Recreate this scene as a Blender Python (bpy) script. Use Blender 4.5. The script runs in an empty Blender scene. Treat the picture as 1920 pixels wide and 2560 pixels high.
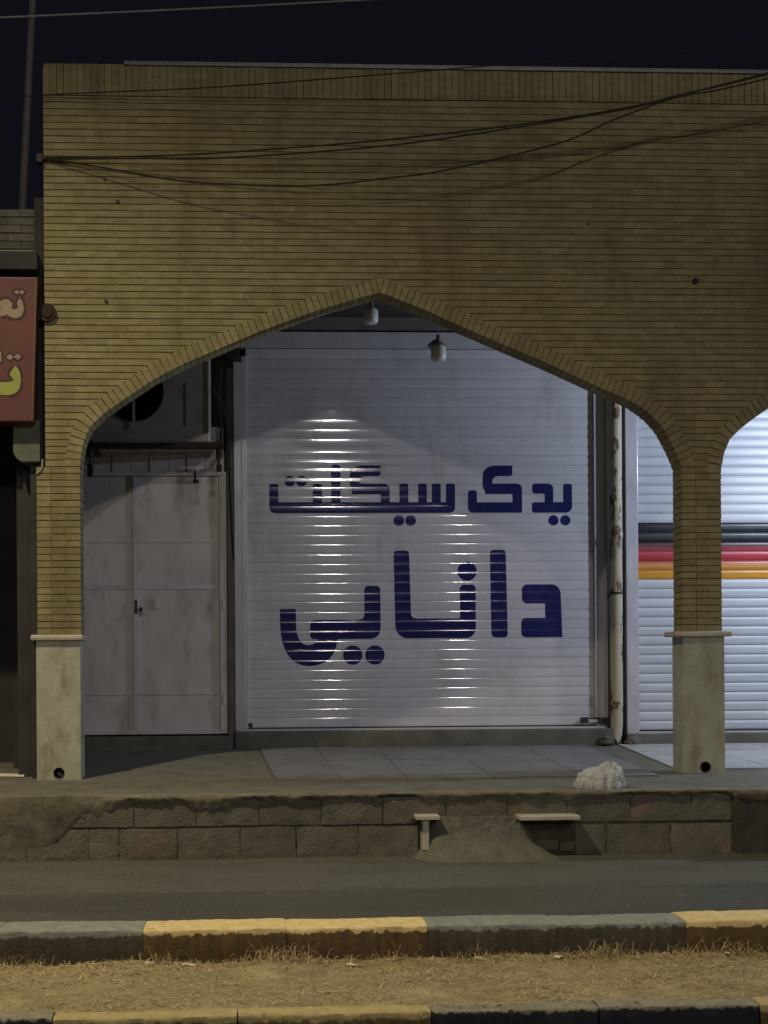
import bpy, bmesh, math, random
from mathutils import Vector, Matrix, noise
random.seed(7)
S = bpy.context.scene
COL = S.collection

# ------------------------------------------------------------------ camera
CAM_YAW, CAM_ROLL = 0.042, 0.0065
cd = bpy.data.cameras.new('camera'); cam = bpy.data.objects.new('camera', cd); COL.objects.link(cam)
fw = Vector((math.sin(CAM_YAW), math.cos(CAM_YAW), 0)); r0 = Vector((math.cos(CAM_YAW), -math.sin(CAM_YAW), 0)); u0 = Vector((0, 0, 1))
rr = r0*math.cos(CAM_ROLL) - u0*math.sin(CAM_ROLL); uu = r0*math.sin(CAM_ROLL) + u0*math.cos(CAM_ROLL)
cam.matrix_world = Matrix(((rr.x, uu.x, -fw.x, 0), (rr.y, uu.y, -fw.y, -11.6), (rr.z, uu.z, -fw.z, 1.13), (0, 0, 0, 1)))
cd.sensor_width = 36; cd.sensor_fit = 'AUTO'; cd.lens = 36*3016/2560
cd.shift_x = (960-726)/2560; cd.shift_y = (1650-1280)/2560
cd.clip_end = 1000; cd.clip_start = 0.1
S.camera = cam

# ------------------------------------------------------------------ night sky, exposure
W = bpy.data.worlds.new('World'); S.world = W; W.use_nodes = True
bg = W.node_tree.nodes['Background']
bg.inputs[0].default_value = (0.55, 0.52, 0.85, 1); bg.inputs[1].default_value = 0.0085
S.view_settings.view_transform = 'Standard'; S.view_settings.look = 'None'
S.view_settings.exposure = 0; S.view_settings.gamma = 1

# ------------------------------------------------------------------ street lights (built as real lamps further down)
LAMPS = dict(
    near=dict(head=(-4.1, -5.2, 10.5), base=(-6.0, -5.6), power=4300, color=(1, .86, .54), kind='SPOT', label='tall street lamp with warm light on the planting strip beside the arcade'),
    mid=dict(head=(7.2, -20.0, 10.4), base=(7.2, -21.4), power=1500, color=(1, .93, .84), kind='POINT', label='tall street lamp on the open ground across the main road, nearer of two'),
    far=dict(head=(4.2, -37.0, 11.4), base=(4.2, -38.4), power=4000, color=(1, .92, .86), kind='POINT', label='tall street lamp on the open ground across the main road, farther of two'))
BAY_LAMP = dict(pos=(7.8, .55, 4.10), power=520, color=(.68, .80, 1))

# ------------------------------------------------------------------ helpers
class MB:
    def __init__(self): self.v = []; self.f = []; self.mi = []; self.m = 0
    def add(self, vs, fs):
        n = len(self.v); self.v += [tuple(p) for p in vs]
        for f in fs: self.f.append([i+n for i in f]); self.mi.append(self.m)
        return self
    def box(self, x0, x1, y0, y1, z0, z1):
        return self.add([(x0,y0,z0),(x1,y0,z0),(x1,y1,z0),(x0,y1,z0),(x0,y0,z1),(x1,y0,z1),(x1,y1,z1),(x0,y1,z1)],
                        [(0,3,2,1),(4,5,6,7),(0,1,5,4),(1,2,6,5),(2,3,7,6),(3,0,4,7)])
    def prism(self, poly, y0, y1):          # poly in XZ, counter-clockwise seen from -Y
        n = len(poly)
        vs = [(x, y0, z) for x, z in poly] + [(x, y1, z) for x, z in poly]
        fs = [list(range(n)), list(range(2*n-1, n-1, -1))] + [(i, i+n, (i+1) % n+n, (i+1) % n) for i in range(n)]
        return self.add(vs, fs)
    def vprism(self, poly, z0, z1):         # poly in XY
        n = len(poly)
        vs = [(x, y, z0) for x, y in poly] + [(x, y, z1) for x, y in poly]
        fs = [list(range(n-1, -1, -1)), list(range(n, 2*n))] + [(i, (i+1) % n, (i+1) % n+n, i+n) for i in range(n)]
        return self.add(vs, fs)
    def tube(self, pts, r, seg=8, cap=True):
        pts = [Vector(p) for p in pts]; rs = r if isinstance(r, (list, tuple)) else [r]*len(pts)
        rings = []; n = None
        for i, p in enumerate(pts):
            d = (pts[min(i+1, len(pts)-1)]-pts[max(i-1, 0)]).normalized()
            if n is None:
                n = d.orthogonal().normalized()
            n = (n - d*n.dot(d)).normalized(); b = d.cross(n)
            rings.append([p+(n*math.cos(a)+b*math.sin(a))*rs[i] for a in [2*math.pi*k/seg for k in range(seg)]])
        vs = [q for R in rings for q in R]; fs = []
        for i in range(len(pts)-1):
            for k in range(seg):
                k2 = (k+1) % seg
                fs.append((i*seg+k, i*seg+k2, (i+1)*seg+k2, (i+1)*seg+k))
        if cap: fs.append(list(range(seg-1, -1, -1))); fs.append([len(vs)-seg+k for k in range(seg)])
        return self.add(vs, fs)
    def lathe(self, prof, c, seg=20):        # prof (r,z) around vertical axis through c
        vs = []; fs = []; n = len(prof)
        for k in range(seg):
            a = 2*math.pi*k/seg
            vs += [(c[0]+r*math.cos(a), c[1]+r*math.sin(a), c[2]+z) for r, z in prof]
        for k in range(seg):
            for i in range(n-1):
                a, b = k*n+i, ((k+1) % seg)*n+i
                fs.append((a, b, b+1, a+1))
        return self.add(vs, fs)
    def disc_y(self, c, r0, r1, y0, y1, seg=28):   # ring / disc extruded along Y
        vs = []; fs = []
        for k in range(seg):
            a = 2*math.pi*k/seg; x, z = math.cos(a), math.sin(a)
            vs += [(c[0]+x*r0, y0, c[1]+z*r0), (c[0]+x*r1, y0, c[1]+z*r1), (c[0]+x*r1, y1, c[1]+z*r1), (c[0]+x*r0, y1, c[1]+z*r0)]
        for k in range(seg):
            a, b = 4*k, 4*((k+1) % seg)
            for i in range(4): fs.append((a+i, a+(i+1) % 4, b+(i+1) % 4, b+i))
        return self.add(vs, fs)
    def build(self, name, mat, parent=None, smooth=False, bevel=0, merge=False, kind=None):
        me = bpy.data.meshes.new(name); me.from_pydata(self.v, [], self.f)
        mats = mat if isinstance(mat, (list, tuple)) else [mat]
        for m in mats: me.materials.append(m)
        if len(mats) > 1: me.polygons.foreach_set('material_index', self.mi)
        bm = bmesh.new(); bm.from_mesh(me)
        if merge: bmesh.ops.remove_doubles(bm, verts=bm.verts, dist=1e-5)
        bmesh.ops.recalc_face_normals(bm, faces=bm.faces)
        if bevel:
            bmesh.ops.bevel(bm, geom=[e for e in bm.edges if len(e.link_faces) == 2 and e.calc_face_angle(0) > .5], offset=bevel, segments=2, affect='EDGES', profile=.6)
        bm.to_mesh(me); bm.free()
        if smooth:
            me.polygons.foreach_set('use_smooth', [True]*len(me.polygons))
            me.set_sharp_from_angle(angle=math.radians(40))
        o = bpy.data.objects.new(name, me); COL.objects.link(o)
        if parent: o.parent = parent
        if kind: o['kind'] = kind
        return o

def empty(name, loc=(0, 0, 0)):
    o = bpy.data.objects.new(name, None); o.location = loc; COL.objects.link(o); return o
def tag(o, label, cat, group=None):
    o['label'] = label; o['category'] = cat
    if group: o['group'] = group
    return o
def struct(o): o['kind'] = 'structure'; return o
def inst(src, name, loc, parent, rot=None):
    o = src.copy(); o.name = name; COL.objects.link(o); o.location = loc; o.parent = parent
    if rot: o.rotation_euler = rot
    return o
def keep(parent, o):      # parent an object built in world coordinates to an empty that is not at the origin
    o.parent = parent; o.matrix_parent_inverse = Matrix.Translation(parent.location).inverted(); return o

# ------------------------------------------------------------------ materials
def mat(name, col, col2=None, rough=.7, scale=8, detail=6, stretch=(1, 1, 1), var=0., bump=0., bscale=60, spec=.4,
        stain=None, stain_scale=1.2, stain_stretch=(1, 1, 1), stain_lo=.52, stain_hi=.72, metallic=0, rough_var=0, fine=None):
    m = bpy.data.materials.new(name); m.use_nodes = True; nt = m.node_tree; N = nt.nodes; L = nt.links
    b = N['Principled BSDF']; b.inputs['Roughness'].default_value = rough; b.inputs['Metallic'].default_value = metallic
    b.inputs['Specular IOR Level'].default_value = spec
    geo = N.new('ShaderNodeNewGeometry'); oi = N.new('ShaderNodeObjectInfo')
    def noise_n(sc, st, det=6, rg=.6):
        mp = N.new('ShaderNodeMapping'); mp.inputs['Scale'].default_value = st
        L.new(geo.outputs['Position'], mp.inputs['Vector'])
        n = N.new('ShaderNodeTexNoise'); n.inputs['Scale'].default_value = sc; n.inputs['Detail'].default_value = det; n.inputs['Roughness'].default_value = rg
        L.new(mp.outputs[0], n.inputs['Vector']); return n
    def ramp(src, lo, hi):
        r = N.new('ShaderNodeMapRange'); r.inputs[1].default_value = lo; r.inputs[2].default_value = hi; r.interpolation_type = 'SMOOTHSTEP'
        L.new(src, r.inputs[0]); return r.outputs[0]
    def mix(fac, a, c):
        x = N.new('ShaderNodeMix'); x.data_type = 'RGBA'
        if isinstance(fac, float): x.inputs[0].default_value = fac
        else: L.new(fac, x.inputs[0])
        for v, k in ((a, 6), (c, 7)):
            if isinstance(v, tuple): x.inputs[k].default_value = (*v[:3], 1)
            else: L.new(v, x.inputs[k])
        return x.outputs[2]
    n1 = noise_n(scale, stretch, detail)
    c = mix(ramp(n1.outputs[0], .33, .67), col, col2 or tuple(x*.75 for x in col))
    if fine:
        n3 = noise_n(fine[0], (1, 1, 1), 3); c = mix(ramp(n3.outputs[0], fine[1], fine[2]), c, fine[3])
    if stain:
        n2 = noise_n(stain_scale, stain_stretch, 8, .65); c = mix(ramp(n2.outputs[0], stain_lo, stain_hi), c, stain)
    if var:
        ad = N.new('ShaderNodeMath'); ad.operation = 'ADD'; L.new(oi.outputs['Random'], ad.inputs[0]); L.new(geo.outputs['Random Per Island'], ad.inputs[1])
        fr = N.new('ShaderNodeMath'); fr.operation = 'FRACT'; L.new(ad.outputs[0], fr.inputs[0])
        mr = N.new('ShaderNodeMapRange'); mr.inputs[3].default_value = 1-var; mr.inputs[4].default_value = 1+var; L.new(fr.outputs[0], mr.inputs[0])
        hv = N.new('ShaderNodeHueSaturation'); L.new(mr.outputs[0], hv.inputs['Value']); L.new(c, hv.inputs['Color']); c = hv.outputs[0]
    L.new(c, b.inputs['Base Color'])
    if rough_var:
        mr2 = N.new('ShaderNodeMapRange'); mr2.inputs[3].default_value = max(.02, rough-rough_var); mr2.inputs[4].default_value = rough+rough_var
        L.new(n1.outputs[0], mr2.inputs[0]); L.new(mr2.outputs[0], b.inputs['Roughness'])
    if bump:
        nb = noise_n(bscale, (1, 1, 1), 5); bp = N.new('ShaderNodeBump'); bp.inputs['Strength'].default_value = bump; bp.inputs['Distance'].default_value = .01
        L.new(nb.outputs[0], bp.inputs['Height']); L.new(bp.outputs[0], b.inputs['Normal'])
    return m
def emit(name, col, strength):
    m = bpy.data.materials.new(name); m.use_nodes = True; b = m.node_tree.nodes['Principled BSDF']
    b.inputs['Base Color'].default_value = (.8, .8, .8, 1); b.inputs['Emission Color'].default_value = (*col, 1); b.inputs['Emission Strength'].default_value = strength
    return m

M = {}
M['brick'] = mat('yellow_brick', (.312, .274, .148), (.24, .208, .11), .88, 7, 8, (1, 1, 2), var=.11, bump=.35, bscale=70,
                 stain=(.185, .145, .078), stain_scale=1.0, stain_stretch=(1.6, 1, .35), stain_lo=.46, stain_hi=.74, fine=(38, .56, .74, (.20, .16, .085)))
M['mortar'] = mat('dark_mortar', (.18, .145, .078), (.135, .108, .058), .95, 12, bump=.4)
M['marble'] = mat('pillar_stone', (.46, .465, .375), (.37, .375, .295), .5, 6, 10, (1, 1, .7), bump=.25, bscale=26, stain=(.27, .24, .165), stain_scale=3.2, stain_stretch=(1.6, 1, .6), stain_lo=.47, stain_hi=.72, fine=(42, .56, .74, (.30, .285, .20)))
M['cap'] = mat('stone_cap', (.55, .52, .45), (.45, .42, .34), .5, 9, bump=.1)
M['cement'] = mat('grey_cement', (.145, .14, .12), (.105, .10, .085), .92, 3.5, 9, bump=.5, bscale=40, stain=(.075, .072, .062), stain_scale=1.4, fine=(90, .6, .8, (.25, .24, .21)))
M['slab'] = mat('paving_slab', (.175, .175, .19), (.14, .14, .15), .55, 2.2, 9, var=.06, bump=.15, bscale=60, stain=(.14, .135, .125), stain_scale=1.1, rough_var=.12)
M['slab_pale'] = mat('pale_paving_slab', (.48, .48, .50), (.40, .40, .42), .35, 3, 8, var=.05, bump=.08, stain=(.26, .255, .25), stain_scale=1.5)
M['block'] = mat('concrete_block', (.168, .158, .124), (.125, .117, .092), .95, 6, 8, var=.12, bump=1.0, bscale=42, stain=(.20, .145, .115), stain_scale=1.1, stain_lo=.5, stain_hi=.7, fine=(120, .58, .8, (.10, .09, .065)))
M['wall_joint'] = mat('old_joint_mortar', (.085, .075, .055), (.06, .053, .04), .95, 9, bump=.5)
M['dark_render'] = mat('darker_render', (.075, .070, .055), (.05, .047, .038), .95, 4, 8, bump=.6, bscale=30)  # darker render for the blocks at the right-hand end
M['render'] = mat('mortar_render', (.20, .18, .135), (.135, .12, .09), .95, 5, 9, bump=.8, bscale=28, stain=(.10, .09, .068), stain_scale=1.8)
M['asphalt'] = mat('dusty_asphalt', (.066, .065, .056), (.048, .047, .041), .9, 1.3, 10, (.5, 1.6, 1), bump=.9, bscale=60, stain=(.10, .096, .08), stain_scale=.45, stain_stretch=(.25, 1.6, 1), stain_lo=.48, stain_hi=.72, fine=(55, .54, .70, (.115, .112, .098)))
M['ramp'] = mat('rough_cement', (.165, .158, .13), (.12, .115, .094), .96, 5, 10, bump=1.0, bscale=38, stain=(.10, .095, .078), stain_scale=3, fine=(60, .55, .72, (.085, .08, .066)))
M['dust'] = mat('road_dust', (.092, .09, .076), (.072, .07, .06), .97, 2.2, 9, (.5, 1.4, 1), bump=.9, bscale=55, stain=(.085, .082, .07), stain_scale=1.2, stain_stretch=(.4, 1.5, 1), fine=(48, .54, .70, (.14, .135, .113)))
M['soil'] = mat('dry_soil', (.29, .24, .135), (.20, .158, .085), .97, 6, 10, bump=.9, bscale=45, stain=(.37, .31, .185), stain_scale=2, fine=(55, .56, .75, (.13, .09, .045)))
M['grit'] = mat('grit_stone', (.20, .19, .16), (.10, .095, .08), .95, 20, var=.4)
M['straw'] = mat('dry_straw', (.50, .405, .245), (.27, .20, .105), .9, 20, var=.25)
M['white_paint'] = mat('white_shutter_paint', (.62, .60, .64), (.57, .55, .59), .07, 2.5, 6, (.4, 1, 2), spec=.5, stain=(.45, .42, .425), stain_scale=1.5, stain_stretch=(1.6, 1, .5), stain_lo=.48, stain_hi=.78, fine=(34, .62, .78, (.47, .44, .44)), var=.03, rough_var=.025, bump=.05, bscale=5)
M['white_steel'] = mat('white_steel', (.55, .54, .57), (.47, .46, .48), .3, 4, 6, (1, 1, .4), stain=(.32, .30, .29), stain_scale=1.6, stain_stretch=(2, 1, .5), stain_lo=.55, stain_hi=.8)
M['guide'] = mat('shutter_guide', (.55, .53, .57), (.46, .44, .47), .25, 4, 6, (2, 1, .5))
M['letter'] = mat('navy_lettering', (.022, .024, .125), (.017, .018, .095), .11, 9, spec=.5, bump=.05, bscale=5, fine=(40, .66, .76, (.06, .06, .15)))
M['door'] = mat('dusty_pink_door', (.62, .58, .565), (.54, .50, .485), .5, 2.5, 8, (1, 1, .6), stain=(.34, .295, .28), stain_scale=1.7, stain_stretch=(1.5, 1, .5), stain_lo=.48, stain_hi=.72, bump=.12, bscale=9, fine=(40, .62, .78, (.33, .27, .23)))
M['grey_plaster'] = mat('grey_plaster', (.20, .19, .18), (.14, .135, .125), .9, 3, 8, bump=.3, stain=(.08, .075, .07), stain_scale=1)
M['dark'] = mat('dark_steel', (.035, .03, .028), (.02, .018, .017), .55, 8, bump=.1)
M['ceiling'] = mat('dark_ceiling', (.10, .09, .085), (.07, .065, .06), .95, 2, 8, bump=.3)  # dark mottled ceiling colour
M['cooler'] = mat('cooler_casing', (.42, .39, .37), (.34, .31, .29), .5, 3, 7, stain=(.22, .18, .14), stain_scale=2.2)
M['cooler_edge'] = mat('cooler_edge', (.75, .72, .68), (.6, .57, .52), .35, 6)
M['black'] = mat('black_void', (.012, .012, .012), (.008, .008, .008), .9, 5)
M['rust'] = mat('rusty_bracket', (.055, .035, .025), (.03, .02, .016), .85, 14, bump=.4)
M['pipe'] = mat('cream_pipe', (.52, .47, .36), (.44, .39, .29), .55, 3, 6, (1, 1, .3), stain=(.13, .075, .03), stain_scale=9, stain_stretch=(1, 1, .45), stain_lo=.54, stain_hi=.58)
M['flash'] = mat('metal_flashing', (.26, .25, .25), (.19, .185, .18), .5, 5, 6, (3, 1, 1), metallic=.4)
M['cable'] = mat('black_cable', (.03, .022, .012), (.02, .016, .01), .7, 20)
M['wire'] = mat('pale_wire', (.30, .28, .32), (.25, .24, .26), .6, 20)
M['bulb'] = mat('milky_bulb', (.72, .70, .70), (.66, .64, .64), .25, 8, spec=.5)
M['socket'] = mat('bulb_socket', (.24, .21, .19), (.17, .15, .13), .5, 20)
M['sign_red'] = mat('red_sign', (.15, .036, .040), (.11, .042, .04), .5, 1.6, 4, (1, 1, 1.3), stain=(.13, .055, .042), stain_scale=2)
M['sign_edge'] = mat('sign_edge', (.16, .085, .065), (.12, .06, .05), .5, 8)
M['sign_pink'] = mat('sign_pink_letter', (.34, .25, .20), (.29, .21, .165), .5, 8)
M['sign_yellow'] = mat('sign_yellow_letter', (.33, .36, .085), (.29, .31, .075), .5, 8)
M['sign_dark'] = mat('sign_letter_outline', (.055, .022, .018), (.04, .018, .014), .6, 8)
M['n_brick'] = mat('grey_brick', (.12, .115, .10), (.085, .08, .072), .9, 6, var=.3, bump=.4)
M['n_white'] = mat('pale_brick', (.26, .255, .235), (.20, .195, .18), .9, 6, bump=.3)
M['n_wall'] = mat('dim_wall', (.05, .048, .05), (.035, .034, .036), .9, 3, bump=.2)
M['n_green'] = mat('grey_green_plaster', (.15, .16, .125), (.11, .12, .095), .9, 5, bump=.4)
M['n_corbel'] = mat('corbel_edge', (.36, .32, .22), (.30, .26, .18), .8, 8)
M['pole'] = mat('roof_mast', (.22, .20, .21), (.17, .155, .16), .6, 8)
M['lamp_steel'] = mat('galvanised_steel', (.4, .4, .4), (.33, .33, .33), .45, 6, metallic=.6)
M['litter'] = mat('pale_litter', (.70, .66, .58), (.58, .54, .45), .7, 10)
M['white_slat'] = mat('white_slat', (.52, .535, .575), (.46, .475, .515), .42, 3, 6, (.4, 1, 2), var=.03, stain=(.48, .48, .49), stain_scale=1.4, stain_lo=.58, stain_hi=.85)

def stripe_mat():
    m = mat('sprayed_stripe', (.5, .5, .5), rough=.38); nt = m.node_tree; N = nt.nodes; L = nt.links; b = N['Principled BSDF']
    geo = N.new('ShaderNodeNewGeometry'); sp = N.new('ShaderNodeSeparateXYZ'); L.new(geo.outputs['Position'], sp.inputs[0])
    mr = N.new('ShaderNodeMapRange'); mr.inputs[1].default_value = 2.035; mr.inputs[2].default_value = 2.735; L.new(sp.outputs[2], mr.inputs[0])
    cr = N.new('ShaderNodeValToRGB'); E = cr.color_ramp.elements
    st = [(0, (.60, .36, .14)), (.10, (.55, .26, .03)), (.20, (.52, .22, .012)), (.33, (.55, .25, .08)), (.38, (.36, .06, .05)), (.48, (.40, .03, .045)), (.60, (.38, .07, .085)), (.66, (.10, .03, .035)), (.74, (.018, .016, .02)), (.85, (.035, .035, .042)), (1, (.012, .012, .016))]
    while len(E) < len(st): E.new(.5)
    for e, (p, c) in zip(E, st): e.position = p
    for e, (p, c) in zip(E, st): e.color = (*c, 1)
    L.new(mr.outputs[0], cr.inputs[0]); L.new(cr.outputs[0], b.inputs['Base Color']); return m
M['stripe'] = stripe_mat()
def kerb_mat(name, paint, paint2, face_tone, face_tone2, z_edge):
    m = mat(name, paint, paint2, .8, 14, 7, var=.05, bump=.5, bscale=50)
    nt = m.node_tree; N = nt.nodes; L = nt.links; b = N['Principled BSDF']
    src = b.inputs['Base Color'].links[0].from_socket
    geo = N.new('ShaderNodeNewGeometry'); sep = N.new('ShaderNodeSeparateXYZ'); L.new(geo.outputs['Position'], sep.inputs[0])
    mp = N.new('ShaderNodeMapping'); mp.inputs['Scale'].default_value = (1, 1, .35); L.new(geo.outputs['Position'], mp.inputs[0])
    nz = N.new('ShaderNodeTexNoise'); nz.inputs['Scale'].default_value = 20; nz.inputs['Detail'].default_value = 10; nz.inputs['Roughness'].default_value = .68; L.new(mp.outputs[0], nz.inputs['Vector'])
    # chipped paint line: survives on top; worn face below has shade put into colour
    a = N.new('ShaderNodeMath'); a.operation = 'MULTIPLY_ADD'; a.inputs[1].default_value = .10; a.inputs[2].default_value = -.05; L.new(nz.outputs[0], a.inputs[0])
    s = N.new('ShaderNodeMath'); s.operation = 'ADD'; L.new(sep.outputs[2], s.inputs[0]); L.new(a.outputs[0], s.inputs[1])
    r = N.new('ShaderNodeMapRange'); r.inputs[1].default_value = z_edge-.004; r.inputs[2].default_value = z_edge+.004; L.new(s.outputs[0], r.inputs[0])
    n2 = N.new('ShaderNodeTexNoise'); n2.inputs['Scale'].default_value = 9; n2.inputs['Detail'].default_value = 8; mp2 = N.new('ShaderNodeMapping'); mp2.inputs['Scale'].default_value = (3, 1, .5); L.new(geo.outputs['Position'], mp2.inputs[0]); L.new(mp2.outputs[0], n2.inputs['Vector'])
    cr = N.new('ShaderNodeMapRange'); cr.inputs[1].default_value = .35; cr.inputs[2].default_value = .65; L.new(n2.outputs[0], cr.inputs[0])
    mx = N.new('ShaderNodeMix'); mx.data_type = 'RGBA'; mx.inputs[6].default_value = (*face_tone, 1); mx.inputs[7].default_value = (*face_tone2, 1); L.new(cr.outputs[0], mx.inputs[0])
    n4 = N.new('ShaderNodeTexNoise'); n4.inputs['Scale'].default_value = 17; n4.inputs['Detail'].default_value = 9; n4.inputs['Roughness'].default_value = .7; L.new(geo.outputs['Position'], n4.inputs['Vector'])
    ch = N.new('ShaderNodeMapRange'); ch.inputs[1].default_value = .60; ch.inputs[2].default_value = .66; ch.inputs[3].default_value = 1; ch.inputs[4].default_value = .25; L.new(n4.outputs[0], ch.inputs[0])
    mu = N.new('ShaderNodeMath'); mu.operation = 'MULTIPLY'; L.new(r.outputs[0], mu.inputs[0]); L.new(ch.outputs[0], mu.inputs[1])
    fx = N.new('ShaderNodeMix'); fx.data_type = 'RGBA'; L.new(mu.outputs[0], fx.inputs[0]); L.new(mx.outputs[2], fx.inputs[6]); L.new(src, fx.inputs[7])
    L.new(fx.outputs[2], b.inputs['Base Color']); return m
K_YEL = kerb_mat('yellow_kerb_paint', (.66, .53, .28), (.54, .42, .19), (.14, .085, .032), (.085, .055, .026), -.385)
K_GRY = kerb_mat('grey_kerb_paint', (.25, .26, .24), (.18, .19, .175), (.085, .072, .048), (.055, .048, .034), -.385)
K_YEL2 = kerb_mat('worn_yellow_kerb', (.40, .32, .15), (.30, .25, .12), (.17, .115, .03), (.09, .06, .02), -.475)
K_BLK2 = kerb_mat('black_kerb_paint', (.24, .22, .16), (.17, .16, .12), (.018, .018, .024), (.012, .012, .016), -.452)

# ================================================================== GROUND
struct(MB().box(-250, 250, -250, 250, -1.2, -.62).build('ground', M['soil']))
struct(MB().box(-60, 60, -19, -6.20, -.9, -.60).build('main_road', M['asphalt']))

def grid_sheet(name, x0, x1, y0, y1, nx, ny, zf, mat_, skirt=.15):
    mb = MB(); vs = []
    for j in range(ny+1):
        for i in range(nx+1):
            x = x0+(x1-x0)*i/nx; y = y0+(y1-y0)*j/ny; vs.append((x, y, zf(x, y)))
    fs = [(j*(nx+1)+i, j*(nx+1)+i+1, (j+1)*(nx+1)+i+1, (j+1)*(nx+1)+i) for j in range(ny) for i in range(nx)]
    mb.add(vs, fs)
    o = mb.build(name, mat_, smooth=True); return o
def nz(x, y, s, seed=0): return noise.noise(Vector((x*s, y*s, seed)))

def road_z(x, y):
    z = -.56+.012*nz(x, y, .7, 3)+.003*nz(x, y, 5, 9)
    t = (y+1.45)/-.9       # dusty edge rising against the wall
    if 0 <= t < 1: z += .02*(1-t)**2
    return z
struct(grid_sheet('service_road', -14, 16, -4.8, -1.40, 240, 60, road_z, M['asphalt']))

def dust_z(x, y):
    lim = -2.70+.05*nz(x, 0, .6, 21)+.025*nz(x, 0, 2.7, 5)+.012*nz(x, 0, 9, 2)
    return road_z(x, y)+.007-max(0, (lim-y))*.10+.002*nz(x, y, 7, 4)
struct(grid_sheet('dust_verge', -14, 16, -2.95, -1.41, 420, 44, dust_z, M['dust']))
def soil_z(x, y):
    t = (y+4.9)/(-6.14+4.9)
    return -.535+.075*max(0, min(1, t))**1.3+.020*nz(x, y, 2.2, 1)+.012*nz(x, y, 9, 5)+.007*nz(x, y, 25, 8)+.03*max(0, nz(x, 0, .9, 12))*(1-min(1, max(0, t*2)))
strip = struct(grid_sheet('planting_strip', -8, 10, -6.18, -4.82, 620, 64, soil_z, M['soil']))

# dry grass and straw on the strip (nobody could count it)
mb = MB()
def blade(x, y, z, l, az, el, w, bend):
    d = Vector((math.cos(az)*math.cos(el), math.sin(az)*math.cos(el), math.sin(el))); s = Vector((-math.sin(az), math.cos(az), 0))*w
    p = Vector((x, y, z)); m_ = p+d*l*.55+Vector((0, 0, bend*l)); e = p+d*l+Vector((0, 0, -bend*l*.3))
    mb.add([p-s, p+s, m_+s*.7, m_-s*.7, e], [(0, 1, 2, 3), (3, 2, 4)])
for i in range(34000):
    x = random.uniform(-3.2, 5.2); y = -4.9-1.3*random.random()**1.25
    if random.random() > .25+1.6*max(0, nz(x, y*1.6, 1.5, 31)+.18): continue
    blade(x, y, soil_z(x, y)+.002, random.uniform(.015, .075), random.uniform(0, 6.283), random.uniform(-.05, .35), random.uniform(.0011, .0027), random.uniform(-.05, .15))
for cx, n in ((-.45, 40), (.16, 90), (.30, 60), (.85, 30), (1.25, 40), (2.0, 90), (2.1, 60), (2.75, 80), (3.1, 90), (-1.2, 40), (.0, 30), (2.5, 40)):
    for i in range(n):
        x = random.gauss(cx, .09); y = random.uniform(-5.02, -4.91)
        blade(x, y, soil_z(x, y), random.uniform(.05, .15), random.uniform(0, 6.283), random.uniform(.1, .95), random.uniform(.001, .0024), random.uniform(.1, .35))
for i in range(1500):
    x = random.uniform(-3.2, 5.2); y = random.uniform(-5.06, -4.90)
    blade(x, y, soil_z(x, y), random.uniform(.03, .10), random.uniform(0, 6.283), random.uniform(-.05, .45), random.uniform(.001, .0026), random.uniform(.0, .25))
o = mb.build('dry_grass', M['straw'], kind='stuff'); o['label'] = 'dry straw and grass lying on the soil strip between the kerbs'; o['category'] = 'dry grass'
# clods and little stones
mb = MB()
for i in range(1500):
    x = random.uniform(-3.2, 5.2); y = random.uniform(-6.15, -4.95); s = random.uniform(.003, .009) * (2.0 if random.random() < .05 else 1); z = soil_z(x, y)
    vs = [(x+s*random.uniform(.6, 1.3)*a, y+s*random.uniform(.6, 1.3)*b, z+s*.7*c) for a, b, c in ((1, 0, 0), (-1, 0, 0), (0, 1, 0), (0, -1, 0), (0, 0, 1), (0, 0, -.6))]
    mb.add(vs, [(0, 2, 4), (2, 1, 4), (1, 3, 4), (3, 0, 4), (2, 0, 5), (1, 2, 5), (3, 1, 5), (0, 3, 5)])
o = mb.build('soil_clods', M['soil'], kind='stuff'); o['label'] = 'small clods and stones scattered over the dry soil strip'; o['category'] = 'clods'

mb = MB()
for i in range(1900):
    x = random.uniform(-3.4, 6); t = random.random()
    y = -1.52-abs(random.gauss(0, .35)) if t < .45 else (-4.62+abs(random.gauss(0, .12)) if t < .75 else random.uniform(-4.6, -1.6)); s = random.uniform(.002, .006)*(2.2 if random.random() < .06 else 1); z = max(road_z(x, y), dust_z(x, y) if y > -2.9 else -9)
    vs = [(x+s*random.uniform(.6, 1.4)*a, y+s*random.uniform(.6, 1.4)*b, z+s*.7*c) for a, b, c in ((1, 0, 0), (-1, 0, 0), (0, 1, 0), (0, -1, 0), (0, 0, 1), (0, 0, -.6))]
    mb.add(vs, [(0, 2, 4), (2, 1, 4), (1, 3, 4), (3, 0, 4), (2, 0, 5), (1, 2, 5), (3, 1, 5), (0, 3, 5)])
o = mb.build('road_grit', M['grit'], kind='stuff'); o['label'] = 'loose grit scattered on the service road along wall and kerb'; o['category'] = 'grit'
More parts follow.
